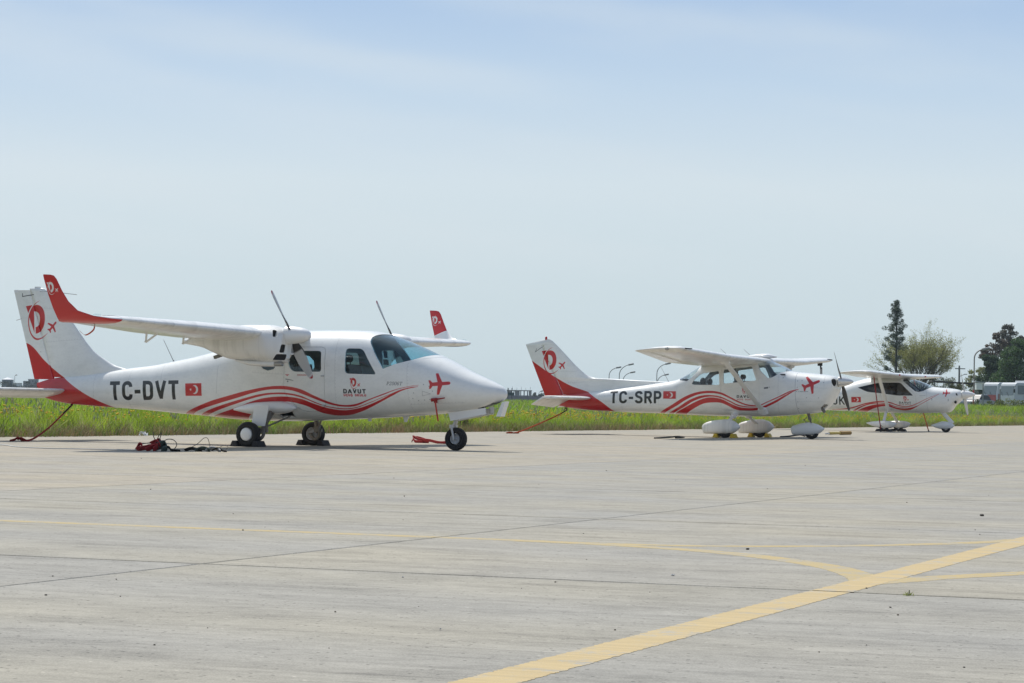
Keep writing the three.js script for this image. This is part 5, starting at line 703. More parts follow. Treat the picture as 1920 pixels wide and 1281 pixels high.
// ---------------------------------------------------------------- chocks, straps, ropes and litter on the apron
function chockGeo(l, h, w) { const s = new THREE.Shape(); s.moveTo(-l / 2, 0); s.lineTo(l / 2, 0); s.lineTo(l * 0.28, h); s.lineTo(-l * 0.16, h); s.closePath(); const g = new THREE.ExtrudeGeometry(s, { depth: w, bevelEnabled: true, bevelSize: 0.006, bevelThickness: 0.006, bevelSegments: 1 }); g.translate(0, 0.006, -w / 2); return g; }
{
  const bc = chockGeo(0.115, 0.075, 0.22), yc = chockGeo(0.13, 0.085, 0.2), dc = chockGeo(0.15, 0.07, 0.24);
  const chock = (root, g, m, x, z, flip, label, group) => { const o = mesh('wheel_chock', g, m), p = place(root, [x, 0, z]); o.position.set(p.x, 0.001, p.z); o.rotation.y = root.rotation.y + (flip ? Math.PI : 0); tag(o, label, 'wheel chock', group); };
  const G1 = 'black chocks at the twin airplane wheels', G2 = 'yellow chocks at the middle airplane wheels', G3 = 'dark chocks at the far airplane wheels';
  for (const [z, n] of [[0.985, 'near'], [-0.985, 'far']]) { chock(twin, bc, M.chock, -0.185, z, false, `black rubber chock behind the ${n} main wheel of the twin airplane`, G1); chock(twin, bc, M.chock, 0.185, z, true, `black rubber chock in front of the ${n} main wheel of the twin airplane`, G1); }
  for (const [z, n] of [[1.23, 'near'], [-1.23, 'far']]) { chock(single, yc, M.yellow, -0.27, z, false, `yellow chock behind the ${n} main wheel of the airplane marked TC-SRP`, G2); chock(single, yc, M.yellow, 0.15, z, true, `yellow chock in front of the ${n} main wheel of the airplane marked TC-SRP`, G2); }
  for (const [z, n] of [[0.88, 'near'], [-0.88, 'far']]) { chock(light, dc, M.chock, -0.17, z, false, `dark chock behind the ${n} main wheel of the airplane farthest right`, G3); chock(light, dc, M.chock, 0.2, z, true, `dark chock in front of the ${n} main wheel of the airplane farthest right`, G3); }
}
{
  const R = rng(404);
  // tail tie-downs
  const t1 = thing('tail_strap', 'dark red tie-down strap from the twin airplane tail to the ground', 'strap', [-7.45, 0, -37.5]);
  mesh('webbing', strap([[0.0, 0.012, 0.05], [0.1, 0.02, -0.1], [0.25, 0.17, -0.6], [0.42, 0.41, -1.05], [0.53, 0.565, -1.27]], 0.034, 0.006, 40, [0.2, 1, 0.2]), M.webRed, t1);
  mesh('hook', merge([rod([0.53, 0.57, -1.27], [0.43, 0.43, -1.06], 0.012), rod([0.535, 0.6, -1.28], [0.525, 0.56, -1.26], 0.02)]), M.black, t1);
  mesh('loose_end', merge([strap([[0.02, 0.02, 0.02], [-0.05, 0.05, 0.04], [-0.1, 0.025, 0.1], [-0.16, 0.008, 0.12]], 0.06, 0.008, 20, [0.2, 0.6, 1]), strap([[0.06, 0.02, 0.03], [0.0, 0.055, 0.1], [-0.06, 0.03, 0.05]], 0.05, 0.008, 14, [0, 0.5, 1])]), M.webRed, t1);
  const t2 = thing('tail_strap', 'orange-red tie-down strap from the tail of the airplane marked TC-SRP', 'strap', [0, 0, -58.1]);
  mesh('webbing', strap([[-0.1, 0.006, 0.1], [0.12, 0.02, -0.05], [0.5, 0.16, -0.45], [0.95, 0.36, -0.85], [1.22, 0.49, -1.1]], 0.034, 0.006, 40, [0.2, 1, 0.2]), M.webOrange, t2);
  mesh('hook', merge([rod([1.22, 0.49, -1.1], [1.31, 0.55, -1.2], 0.014), tube([[1.31, 0.55, -1.2], [1.34, 0.58, -1.2], [1.33, 0.62, -1.2], [1.3, 0.6, -1.2]], 0.01, 14, 6)]), M.black, t2);
  mesh('loose_end', strap([[-0.1, 0.01, 0.1], [-0.02, 0.03, 0.14], [0.1, 0.012, 0.06], [0.2, 0.02, 0.1]], 0.05, 0.006, 20, [0, 0.5, 1]), M.webOrange, t2);
  const t3 = thing('wing_strap', 'red strap hanging from the near wing of the airplane farthest right', 'strap', [11.99, 0, -82.5]);
  const nearTop = place(light, [0.1, 1.8, 2.2]); t3.position.set(nearTop.x + 0.05, 0, nearTop.z);
  mesh('webbing', strap([[-0.11, 1.78, 0], [0.0, 1.0, -0.03], [0.14, 0.06, -0.02]], 0.032, 0.006, 24, [1, 0, 0]), M.webRed, t3); mesh('ground_anchor', merge([rod([0.14, 0.0, -0.02], [0.14, 0.07, -0.02], 0.03, 0.015), tube([[0.14, 0.1, -0.02], [0.18, 0.17, -0.02], [0.13, 0.2, -0.02], [0.1, 0.12, -0.02], [0.14, 0.06, -0.02]], 0.01, 20, 6)]), M.black, t3);
  const ft = place(light, [0.1, 1.8, -2.4]), t4 = thing('wing_strap', 'orange strap from the far wing of the airplane farthest right', 'strap', [ft.x, 0, ft.z]);
  mesh('webbing', strap([[0, 1.78, 0], [0.25, 0.9, 0.1], [0.5, 0.02, 0.2]], 0.035, 0.006, 24, [1, 0, 0]), M.webOrange, t4); mesh('ground_anchor', rod([0.5, 0, 0.2], [0.5, 0.05, 0.2], 0.03, 0.02), M.black, t4);
  const ct = place(single, [0.28, 1.86, -4.85]), t5 = thing('wing_strap', 'grey tie-down strap hanging under the far wing tip of the airplane marked TC-SRP', 'strap', [ct.x, 0, ct.z]);
  mesh('webbing', strap([[0.03, 1.74, 0], [0.035, 1.5, 0], [0.04, 1.15, 0]], 0.06, 0.006, 12, [1, 0, 0]), M.grey, t5); mesh('buckle', merge([box(0.12, 0.1, 0.04, 0.0, 1.83, 0), rod([0.01, 1.8, 0], [0.03, 1.7, 0], 0.02)]), M.dark, t5);
  // heaps of straps with springy wires
  const pA = thing('strap_heap', 'heap of red and grey straps with springy wire loops under the twin airplane wing', 'straps', [-4.65, 0, -32.19]);
  const wad = (m, pts, w, n = 24) => mesh('strap', strap(pts, w, 0.012, n, [0, 0.7, 0.7]), m, pA);
  const gg = std(lin(0.07, 0.1, 0.09), 0.8), rd = M.webRed, dk = M.black;
  wad(rd, [[-0.24, 0.02, 0.02], [-0.2, 0.09, 0.0], [-0.16, 0.07, 0.05], [-0.18, 0.02, 0.06], [-0.24, 0.03, 0.04]], 0.05); wad(rd, [[-0.2, 0.03, 0.04], [-0.1, 0.05, 0.1], [0.0, 0.08, 0.05], [0.04, 0.14, 0.0], [0.07, 0.11, -0.02]], 0.07); wad(rd, [[-0.1, 0.015, 0.12], [-0.03, 0.05, 0.12], [0.05, 0.07, 0.08], [0.0, 0.02, 0.14]], 0.08); wad(gg, [[0.0, 0.03, 0.08], [0.06, 0.09, 0.06], [0.12, 0.1, 0.0], [0.16, 0.05, 0.03], [0.1, 0.02, 0.09]], 0.09); wad(gg, [[-0.02, 0.02, 0.02], [0.08, 0.06, -0.06], [0.15, 0.04, -0.04]], 0.08); wad(dk, [[0.14, 0.06, 0.0], [0.19, 0.05, 0.02], [0.22, 0.02, 0.05], [0.34, 0.01, 0.06]], 0.04); wad(rd, [[-0.05, 0.1, 0.02], [0.03, 0.13, 0.05], [0.08, 0.08, 0.1]], 0.06); wad(gg, [[-0.13, 0.02, -0.02], [-0.06, 0.06, 0.03], [0.02, 0.03, 0.06]], 0.07);
  for (const p of [[[-0.26, 0.02, 0], [-0.2, 0.08, -0.05], [0.0, 0.13, -0.03], [0.06, 0.22, 0.02], [0.08, 0.24, 0.0], [0.05, 0.1, 0.05]], [[0.04, 0.1, 0.04], [-0.02, 0.19, 0.0], [-0.03, 0.25, -0.02]], [[0.08, 0.08, 0], [0.14, 0.15, -0.02], [0.24, 0.15, 0.0], [0.29, 0.09, 0.03], [0.25, 0.02, 0.04]]]) mesh('wire', tube(p, 0.006, 40, 5), M.cable, pA);
  const pB = thing('strap_heap', 'small heap of grey and black straps with one wire arch beside the red heap', 'straps', [-4.02, 0, -32.35]);
  const w2 = (m, pts, w) => mesh('strap', strap(pts, w, 0.01, 20, [0, 0.7, 0.7]), m, pB);
  w2(dk, [[-0.26, 0.01, 0], [-0.18, 0.04, 0.02], [-0.1, 0.03, 0.03], [-0.03, 0.015, 0.05]], 0.05); w2(gg, [[-0.12, 0.01, 0.05], [-0.02, 0.045, 0.03], [0.08, 0.02, 0.05]], 0.07); w2(M.grey, [[0.02, 0.01, 0.04], [0.1, 0.05, 0.02], [0.18, 0.03, 0.04], [0.22, 0.01, 0.07]], 0.06); w2(dk, [[0.1, 0.02, 0.08], [0.17, 0.05, 0.06], [0.24, 0.02, 0.05], [0.3, 0.008, 0.07]], 0.03);
  mesh('wire', tube([[-0.24, 0.02, 0], [-0.1, 0.1, -0.03], [-0.01, 0.18, -0.03], [0.03, 0.18, -0.02], [0.07, 0.08, 0.02], [0.08, 0.02, 0.03]], 0.0045, 40, 5), M.cable, pB); mesh('wire', tube([[0.16, 0.03, 0.04], [0.24, 0.08, 0.0], [0.31, 0.07, 0.02], [0.28, 0.02, 0.05]], 0.004, 24, 5), M.cable, pB);
  const t6 = thing('ground_strap', 'red strap lying on the concrete behind the twin airplane nose wheel', 'strap', [-1.4, 0, -42]);
  mesh('webbing', strap([[0.36, 0.03, 0.5], [0.2, 0.02, 0.3], [0.02, 0.05, 0.05], [-0.16, 0.06, -0.2], [-0.28, 0.1, -0.45], [-0.24, 0.03, -0.3], [-0.1, 0.02, -0.1]], 0.05, 0.008, 50, [0.1, 0.8, 0.6]), M.webRed, t6); mesh('loop', strap([[-0.3, 0.02, -0.4], [-0.25, 0.09, -0.5], [-0.1, 0.07, -0.35], [0.0, 0.02, -0.1], [-0.2, 0.01, -0.25]], 0.04, 0.008, 30, [0.1, 0.8, 0.6]), M.webRed, t6);
  // ropes and cable
  const rope = (name, label, pts, r, m, cat = 'rope') => { const c = pts[0], o = mesh(name, tube(pts.map((p) => [p[0] - c[0], p[1], p[2] - c[1 + 1]]), r, 60, 6), m); o.position.set(c[0], 0, c[2]); tag(o, label, cat); };
  rope('ground_rope', 'black rope on the concrete left of the near wheel of the airplane marked TC-SRP', [[3.1, 0.012, -52.9], [3.3, 0.02, -53.3], [3.5, 0.03, -53.7], [3.65, 0.045, -53.75], [3.78, 0.03, -53.9], [3.6, 0.02, -53.6], [3.82, 0.03, -54.1]], 0.018, M.black);
  rope('ground_rope', 'black rope on the concrete behind the nose wheel of the airplane marked TC-SRP', [[6.5, 0.012, -59.2], [6.75, 0.02, -59.8], [7.0, 0.04, -60.5], [7.2, 0.05, -61.0], [7.35, 0.02, -61.4]], 0.02, M.black);
  rope('ground_cable', 'thin white cable curving over the concrete at the left edge', [[-7.6, 0.006, -35.2], [-7.1, 0.006, -34.4], [-6.6, 0.006, -33.1], [-6.1, 0.006, -32.6], [-5.3, 0.006, -32.5], [-4.9, 0.006, -32.3]], 0.007, std(lin(0.5, 0.5, 0.48), 0.7), 'cable');
  const tb = thing('tow_bar', 'yellow tow bar with a brown grip lying right of the middle airplane', 'tow bar', [8.6, 0, -66.3]); mesh('bar', rod([0, 0.05, 0], [0.36, 0.055, -0.45], 0.04, 0.035), std(lin(0.55, 0.42, 0.12), 0.6), tb); mesh('grip', rod([0.34, 0.055, -0.42], [0.68, 0.06, -0.85], 0.05, 0.05), std(lin(0.32, 0.19, 0.05), 0.7), tb); mesh('fork', merge([rod([0, 0.05, 0], [-0.12, 0.03, 0.06], 0.018), rod([0, 0.05, 0], [-0.05, 0.03, 0.14], 0.018)]), M.grey, tb);
  // loose stones and crumbs
  const stone = [1, 2, 3].map((k) => { const g = new THREE.IcosahedronGeometry(0.5, 1), p = g.attributes.position; for (let i = 0; i < p.count; i++) { const f = 1 + 0.35 * n3(p.getX(i) * 2 + k * 9, p.getY(i) * 2, p.getZ(i) * 2); p.setXYZ(i, p.getX(i) * f * 1.3, p.getY(i) * f * 0.7, p.getZ(i) * f); } g.computeVertexNormals(); return g; });
  const sm = [std(lin(0.07, 0.065, 0.055), 0.95), std(lin(0.14, 0.12, 0.09), 0.95), std(lin(0.45, 0.44, 0.42), 0.9)];
  const spots = [[-0.77, -18.03, 0.03], [-1.25, -13.95, 0.012], [-1.4, -12.96, 0.028], [0.67, -10.02, 0.035, 2], [1.16, -11.95, 0.04], [3.12, -16.25, 0.07], [1.38, -9.48, 0.022], [1.31, -8.27, 0.022], [0.33, -7.55, 0.016], [-1.66, -14.81, 0.018], [-1.32, -13.32, 0.012], [-1.34, -8.52, 0.013], [-4.21, -28.08, 0.03], [-2.71, -18.58, 0.025], [2.97, -18.39, 0.025], [6.63, -62.65, 0.12], [-0.62, -14.4, 0.015], [0.4, -13.2, 0.016], [2.2, -21, 0.025], [1.02, -26, 0.03], [3.6, -30, 0.03], [-1.05, -22.3, 0.025], [0.05, -9.2, 0.01], [-0.9, -7.4, 0.01], [-0.3, -8.3, 0.009], [1.05, -7.2, 0.01]];
  for (let i = 0; i < 22; i++) { const D = 6.5 + 26 * R() * R(); spots.push([(R() - 0.5) * 0.4 * D, -D, 0.008 + 0.014 * R(), R() > 0.8 ? 2 : undefined]); }
  spots.forEach(([x, z, s, mm]) => { s *= 0.36; const o = mesh('pebble', stone[(R() * 3) | 0], sm[mm ?? (R() * 2 | 0)]); o.position.set(x, s * 0.25, z); o.scale.setScalar(s); o.rotation.y = R() * 6; tag(o, 'small loose pebble lying on the open concrete apron', 'pebble', 'loose pebbles on the apron'); });
  // weed in the joint, dark tuft at the edge, scrap of paper
  const wd = thing('joint_weed', 'small green weed growing from a joint near the broad yellow line', 'weed', [1.49, 0, -9.16]); mesh('leaves', grassGeo(blades(rng(8), 30, 0.02, 0.008, 0.024, 0.004, 1.4)), leafMat(lin(0.3, 0.34, 0.08)), wd); mesh('stem', rod([0, -0.01, 0], [0.003, 0.02, 0], 0.002), leafMat(lin(0.12, 0.13, 0.04), 0), wd);
  const [ex, ez] = toXZ(EDGE - 0.9, toAN(-2.48, -62.73)[1]); const tf = thing('dry_shrub', 'dark dry clump of stalks at the grass edge behind the twin airplane', 'shrub', [ex, elev(ex, ez), ez]); mesh('stalks', grassGeo(blades(rng(18), 160, 0.2, 0.3, 0.62, 0.014, 0.35)), leafMat(lin(0.1, 0.075, 0.03), 0.1), tf); mesh('base_leaves', grassGeo(blades(rng(19), 60, 0.3, 0.1, 0.25, 0.016, 0.8)), leafMat(lin(0.06, 0.08, 0.025), 0.2), tf);
  const sc = mesh('paper_scrap', (() => { const g = new THREE.PlaneGeometry(0.16, 0.09, 6, 4), p = g.attributes.position; for (let i = 0; i < p.count; i++) p.setZ(i, 0.05 * n2(p.getX(i) * 14, p.getY(i) * 14)); g.rotateX(-1.2); g.computeVertexNormals(); return g; })(), std(lin(0.7, 0.7, 0.68), 0.9)); { const [x, z] = toXZ(EDGE + 0.15, toAN(-6.81, -45.37)[1]); sc.position.set(x, 0.035, z); } tag(sc, 'crumpled white scrap of paper at the grass edge', 'litter');
}
// ---------------------------------------------------------------- far side of the field
// where things stand: compass bearing in degrees right of straight ahead, and distance in metres
const stand = (deg, D) => { const x = Math.sin(deg * Math.PI / 180) * D, z = -Math.cos(deg * Math.PI / 180) * D; return [x, elev(x, z) - 0.02, z]; };
function leafCloud(R, n, pick, s0, s1, elong = 1) {   // n small leaf faces at points given by pick()
  const P = [], N = [], a = V(), b = V(), c = V(), e = new THREE.Euler(), q = new THREE.Quaternion();
  for (let i = 0; i < n; i++) {
    const p = pick(R); if (!p) continue; const s = mix(s0, s1, R()); e.set(R() * 6.28, R() * 6.28, R() * 6.28); q.setFromEuler(e);
    const pts = [[-0.5, 0, 0], [0, -0.28 * elong, 0.05], [0.5, 0, 0], [0, 0.28 * elong, 0.05]].map((k) => V(k[0] * s, k[1] * s, k[2] * s).applyQuaternion(q).add(p)); const nn = V(0, 0, 1).applyQuaternion(q);
    for (const k of [0, 1, 2, 0, 2, 3]) { P.push(pts[k].x, pts[k].y, pts[k].z); N.push(nn.x, nn.y, nn.z); }
  }
  const g = new THREE.BufferGeometry(); g.setAttribute('position', new THREE.Float32BufferAttribute(P, 3)); g.setAttribute('normal', new THREE.Float32BufferAttribute(N, 3)); return g;
}
const inBall = (R, c, r) => { let x, y, z; do { x = R() * 2 - 1; y = R() * 2 - 1; z = R() * 2 - 1; } while (x * x + y * y + z * z > 1); const k = 0.35 + 0.65 * Math.pow(R(), 0.5), l = Math.hypot(x, y, z) || 1, m = k / l * Math.pow(l, 0.5); return V(c[0] + x * m * r[0], c[1] + y * m * r[1], c[2] + z * m * r[2]); };
const clumps = (R, list, jitter = 0) => (RR) => { const k = list[(RR() * list.length) | 0]; return inBall(RR, k, [k[3], k[3] * (k[4] ?? 0.8), k[3]]); };
const bark = std(lin(0.11, 0.09, 0.065), 0.95), barkDark = std(lin(0.045, 0.04, 0.032), 0.95);
function branchy(R, start, dir, len, rad, depth, out, tips, spread, up = 0.15) {
  const n = 4, pts = [start.clone()]; let d = dir.clone(), p = start.clone();
  for (let i = 0; i < n; i++) { d.add(V((R() - 0.5) * 0.3, (R() - 0.3) * up, (R() - 0.5) * 0.3)).normalize(); p = p.clone().addScaledVector(d, len / n); pts.push(p); }
  for (let i = 0; i < n; i++) out.push(rod(pts[i].toArray(), pts[i + 1].toArray(), mix(rad, rad * 0.55, i / n), mix(rad, rad * 0.55, (i + 1) / n), depth > 2 ? 6 : 4));
  if (depth <= 0) { for (const q of pts.slice(1)) tips.push(q); return; } if (depth < 2) for (const q of pts.slice(2)) tips.push(q);
  const k = depth > 2 ? 4 : 3; for (let i = 0; i < k; i++) { const t = pts[2 + (i % 3)], a = R() * 6.283, s = spread * (0.6 + 0.7 * R()), nd = d.clone().add(V(Math.cos(a) * s, 0.18 * R(), Math.sin(a) * s)).normalize(); branchy(R, t, nd, len * (0.55 + 0.25 * R()), rad * 0.5, depth - 1, out, tips, spread, up); }
}
{ // tall slim tree
  const R = rng(71), p = stand(8.888, 300), o = thing('slim_tree', 'tall slim dark green tree rising above the airplane farthest right', 'tree', p);
  const H = 12.7, list = []; for (let y = 7.2; y < H - 0.2; y += 0.4) { const r = mix(1.75, 0.4, Math.pow((y - 7.2) / (H - 7.2), 1.4)); for (let k = 0; k < 6; k++) { const a = R() * 6.28, q = r * (0.1 + 0.8 * R()) * (0.75 + 0.5 * R()); list.push([Math.cos(a) * q, y + (R() - 0.5) * 0.6, Math.sin(a) * q, 0.26 + 0.3 * R(), 0.8]); } }
  list.push([0.1, H - 0.1, 0, 0.25, 1.6]); for (let i = 0; i < 16; i++) { const y = 3.2 + R() * 3.6; list.push([-0.9 - 0.9 * R() * (7 - y) / 3 + (R() > 0.75 ? 1.4 : 0), y, (R() - 0.5) * 1.2, 0.3 + 0.25 * R(), 0.7]); } for (let i = 0; i < 6; i++) list.push([-1.6 - R() * 0.5, 2.2 + R() * 1.3, (R() - 0.5), 0.4, 0.9]);
  mesh('trunk', merge([rod([0, -0.2, 0], [0.03, 5, 0], 0.2, 0.13, 8), rod([0.03, 5, 0], [0.0, H - 0.4, 0], 0.13, 0.03, 8), ...list.map((c) => rod([0.02, Math.max(1.5, c[1] - 0.5), 0], [c[0], c[1], c[2]], 0.035, 0.015, 4))]), barkDark, o);
  mesh('crown', leafCloud(R, 12000, clumps(R, list), 0.09, 0.22, 0.8), leafMat(lin(0.065, 0.1, 0.05), 0.25), o);
}
{ // budding deciduous tree
  const R = rng(72), p = stand(9.409, 308), o = thing('budding_tree', 'wide budding tree with bare twigs and sparse olive leaves', 'tree', p), out = [], tips = [];
  out.push(rod([0, -0.2, 0], [0.1, 1.4, 0], 0.42, 0.34, 10));
  for (let i = 0; i < 12; i++) { const a = i / 12 * 6.283 + R() * 0.4, s = 0.25 + 0.75 * R(); branchy(R, V(0.1, 1.1 + 0.5 * R(), 0), V(Math.cos(a) * s, 0.85, Math.sin(a) * s).normalize(), 3.75 + 1.1 * R(), 0.11, 4, out, tips, 0.62, 0.26); }
  o.scale.setScalar(0.88);
  mesh('trunk', merge(out), bark, o);
  mesh('crown', leafCloud(R, 52000, (RR) => { const t = tips[(RR() * tips.length) | 0]; if (Math.hypot(t.x, t.z) > 4.2 && RR() > 0.6) return null; if (t.y > 8.2 && RR() > 0.5) return null; return t.clone().add(V((RR() - 0.5) * 0.55, (RR() - 0.5) * 0.5, (RR() - 0.5) * 0.55)); }, 0.09, 0.23, 0.9), leafMat(lin(0.34, 0.34, 0.07), 0.4), o);
}
function denseTree(name, label, deg, D, H, blobs, n, col, tr, seed, s0 = 0.16, s1 = 0.4) {
  const R = rng(seed), o = thing(name, label, 'tree', stand(deg, D)), list = [];
  for (const [x, y, z, r] of blobs) for (let k = 0; k < 16; k++) { const a = R() * 6.28, b = Math.acos(2 * R() - 1), q = r * (0.55 + 0.4 * R()); list.push([x + Math.sin(b) * Math.cos(a) * q, y + Math.cos(b) * q * 0.95, z + Math.sin(b) * Math.sin(a) * q, r * (0.28 + 0.2 * R()), 0.85]); }
  mesh('trunk', merge([rod([0, -0.2, 0], [0.1, H * 0.55, 0], 0.034 * H, 0.018 * H, 8), ...blobs.map((b) => rod([0.05, Math.min(H * 0.5, Math.max(0.15, b[1] * 0.4)), 0], [b[0], b[1], b[2]], 0.014 * H, 0.005 * H, 5))]), barkDark, o);
  mesh('crown', leafCloud(R, n, clumps(R, list), s0, s1), leafMat(col, tr), o); return o;
}
denseTree('evergreen_tree', 'big dark evergreen tree behind the buses at the right edge', 11.608, 300, 8, [[-0.6, 3.2, 0, 2.2], [0.8, 4.4, 0.4, 2.3], [0.2, 6.3, 0, 2.0], [-1.8, 2.6, 0.5, 1.7], [2.2, 3.2, 0, 2.4], [1.8, 6.4, -0.4, 1.9], [1.2, 2, 0, 2.2], [-0.8, 5, 0, 1.8], [3.0, 5, 0, 2.2], [-2.2, 1.6, 0, 1.5], [0.6, 7.0, 0, 1.5]], 36000, lin(0.075, 0.15, 0.03), 0.25, 81, 0.14, 0.34);
denseTree('evergreen_tree', 'dark evergreen tree left of the biggest one, behind the red bus', 11.094, 306, 6.5, [[-0.2, 3.0, 0, 1.9], [0.6, 4.6, 0, 1.7], [-0.4, 5.3, 0.3, 1.2], [0.2, 1.6, 0, 1.9], [1.4, 3.4, 0, 1.9], [1.8, 1.6, 0, 1.9]], 26000, lin(0.06, 0.115, 0.035), 0.25, 82, 0.14, 0.32);
denseTree('grey_tree', 'grey-brown tree top showing above the dark evergreens', 11.405, 322, 11, [[0, 9.6, 0, 1.2], [-0.2, 8.2, 0, 1.2], [0.5, 7, 0, 1.4], [1.7, 8.4, 0, 0.8]], 7000, lin(0.15, 0.14, 0.1), 0.3, 83, 0.14, 0.32);
denseTree('grey_tree', 'reddish brown tree top left above the dark evergreens', 11.094, 318, 9, [[-0.2, 7.2, 0, 1.0], [0.9, 7.8, 0, 0.9], [-1.2, 6.6, 0, 0.7], [0.6, 6.2, 0, 1.2], [0.3, 9.0, 0, 0.5]], 6000, lin(0.19, 0.145, 0.1), 0.3, 84, 0.14, 0.32);
denseTree('young_tree', 'light green young tree beside the lamp post at the right', 10.699, 312, 5, [[0, 4.0, 0, 1.0], [0.3, 2.6, 0, 1.2], [-0.5, 3.2, 0, 0.8], [0.7, 4.4, 0, 0.7]], 3600, lin(0.28, 0.3, 0.09), 0.4, 85, 0.1, 0.25);
denseTree('low_bush', 'dark low bush under the shelter roof behind the airplane farthest right', 9.893, 316, 3, [[0, 1.3, 0, 1.4], [2.2, 1.2, 0, 1.3], [-2.4, 1.4, 0, 1.5], [4.4, 1.1, 0, 1.2]], 6200, lin(0.13, 0.16, 0.05), 0.3, 86);
denseTree('olive_bush', 'olive green bush at the foot of the budding tree, above the far airplane cowling', 10.02, 309, 4, [[0, 2.4, 0, 1.5], [-1.6, 2.8, 0, 1.5], [1.5, 1.9, 0, 1.3], [-3.2, 2.2, 0, 1.5], [0.3, 1.2, 0, 1.4]], 9000, lin(0.24, 0.25, 0.06), 0.35, 89, 0.09, 0.22);
denseTree('low_bush', 'yellow-green bush in front of the white bus', 11.465, 236, 1.2, [[0, 0.7, 0, 0.8], [0.9, 0.55, 0, 0.7], [-0.9, 0.5, 0, 0.6]], 1800, lin(0.17, 0.2, 0.03), 0.35, 87, 0.08, 0.2);
denseTree('low_bush', 'low bush line at the foot of the red bus', 10.975, 246, 1, [[0, 0.5, 0, 0.6], [1.1, 0.5, 0, 0.6], [-1.2, 0.45, 0, 0.6]], 1500, lin(0.09, 0.13, 0.03), 0.3, 88, 0.08, 0.2);
// street lamps with curved arms
function lamp(deg, D, hArc, r, head, label, col, group, rr = 0.07) {
  const o = thing('street_lamp', label, 'street lamp', stand(deg, D), 0, group);
  const pts = [[0, 0, 0], [0, hArc * 0.5, 0], [0, hArc, 0]]; for (let k = 1; k <= 8; k++) { const t = k / 8 * 1.25; pts.push([r * (1 - Math.cos(t)) * 1.15, hArc + r * Math.sin(t) * 0.95, 0]); }
  const e = pts[pts.length - 1]; mesh('pole', tube(pts, rr, 50, 8), col, o);
  const h = new THREE.CapsuleGeometry(0.16, head, 6, 12); h.scale(1, 1, 0.8); h.rotateZ(-Math.PI / 2 + 0.2); h.translate(e[0] + head * 0.6, e[1] + 0.1, 0); mesh('lamp_head', h, std(lin(0.3, 0.3, 0.29), 0.5), o); return o;
}
const poleGrey = std(lin(0.22, 0.23, 0.23), 0.6, { metalness: 0.3 });
lamp(2.276, 470, 5.6, 1.7, 0.75, 'leftmost of the three curved lamps seen above the white tail boom', poleGrey, 'curved lamps beyond the field');
lamp(2.514, 450, 5.5, 2.1, 0.75, 'tallest of the three curved lamps seen above the white tail boom', poleGrey, 'curved lamps beyond the field');
lamp(2.601, 480, 4.7, 1.8, 0.75, 'lowest and rightmost of the three curved lamps above the white tail boom', poleGrey, 'curved lamps beyond the field');
lamp(3.387, 440, 5.6, 1.9, 0.75, 'curved lamp whose arm passes behind the near wing of the airplane marked TC-SRP', poleGrey, 'curved lamps beyond the field');
lamp(3.402, 500, 4.6, 1.7, 0.75, 'lower curved lamp just left of the thin antenna of the airplane marked TC-SRP', poleGrey, 'curved lamps beyond the field');
lamp(10.663, 295, 5.9, 1.15, 0.7, 'curved lamp with a pale head beside the dark trees at the right', std(lin(0.3, 0.25, 0.22), 0.6), undefined, 0.075);
lamp(0.644, 600, 2.6, 0.6, 0.4, 'tiny far lamp right of the unfinished building', poleGrey, undefined, 0.05);
lamp(-11.422, 800, 6.2, 0.4, 0.3, 'tiny far lamp behind the tail of the twin airplane', poleGrey, undefined, 0.07);
{ const o = thing('utility_pole', 'grey concrete utility pole with cross arms right of the budding tree', 'utility pole', stand(10.326, 318)); mesh('pole', rod([0, 0, 0], [0, 5.3, 0], 0.16, 0.11), std(lin(0.3, 0.29, 0.27), 0.9), o); mesh('cross_arm', box(1.3, 0.12, 0.12, 0.1, 4.9, 0), poleGrey, o); mesh('lamp_arm', merge([rod([0, 3.9, 0], [0.7, 4.2, 0], 0.04), box(0.4, 0.1, 0.2, 0.8, 4.2, 0)]), poleGrey, o); }
{ const o = thing('shelter', 'open shelter with a dark flat roof behind the far airplane nose', 'shelter', stand(10.206, 300)); mesh('roof', box(5.6, 0.16, 3, 0, 2.95, 0, 0, 0, -0.045), std(lin(0.06, 0.05, 0.045), 0.8), o); for (const x of [-2.5, -0.8, 0.9, 2.5]) mesh('post', rod([x, 0, 1.2], [x, 2.95 - x * 0.045, 1.2], 0.07), poleGrey, o); }
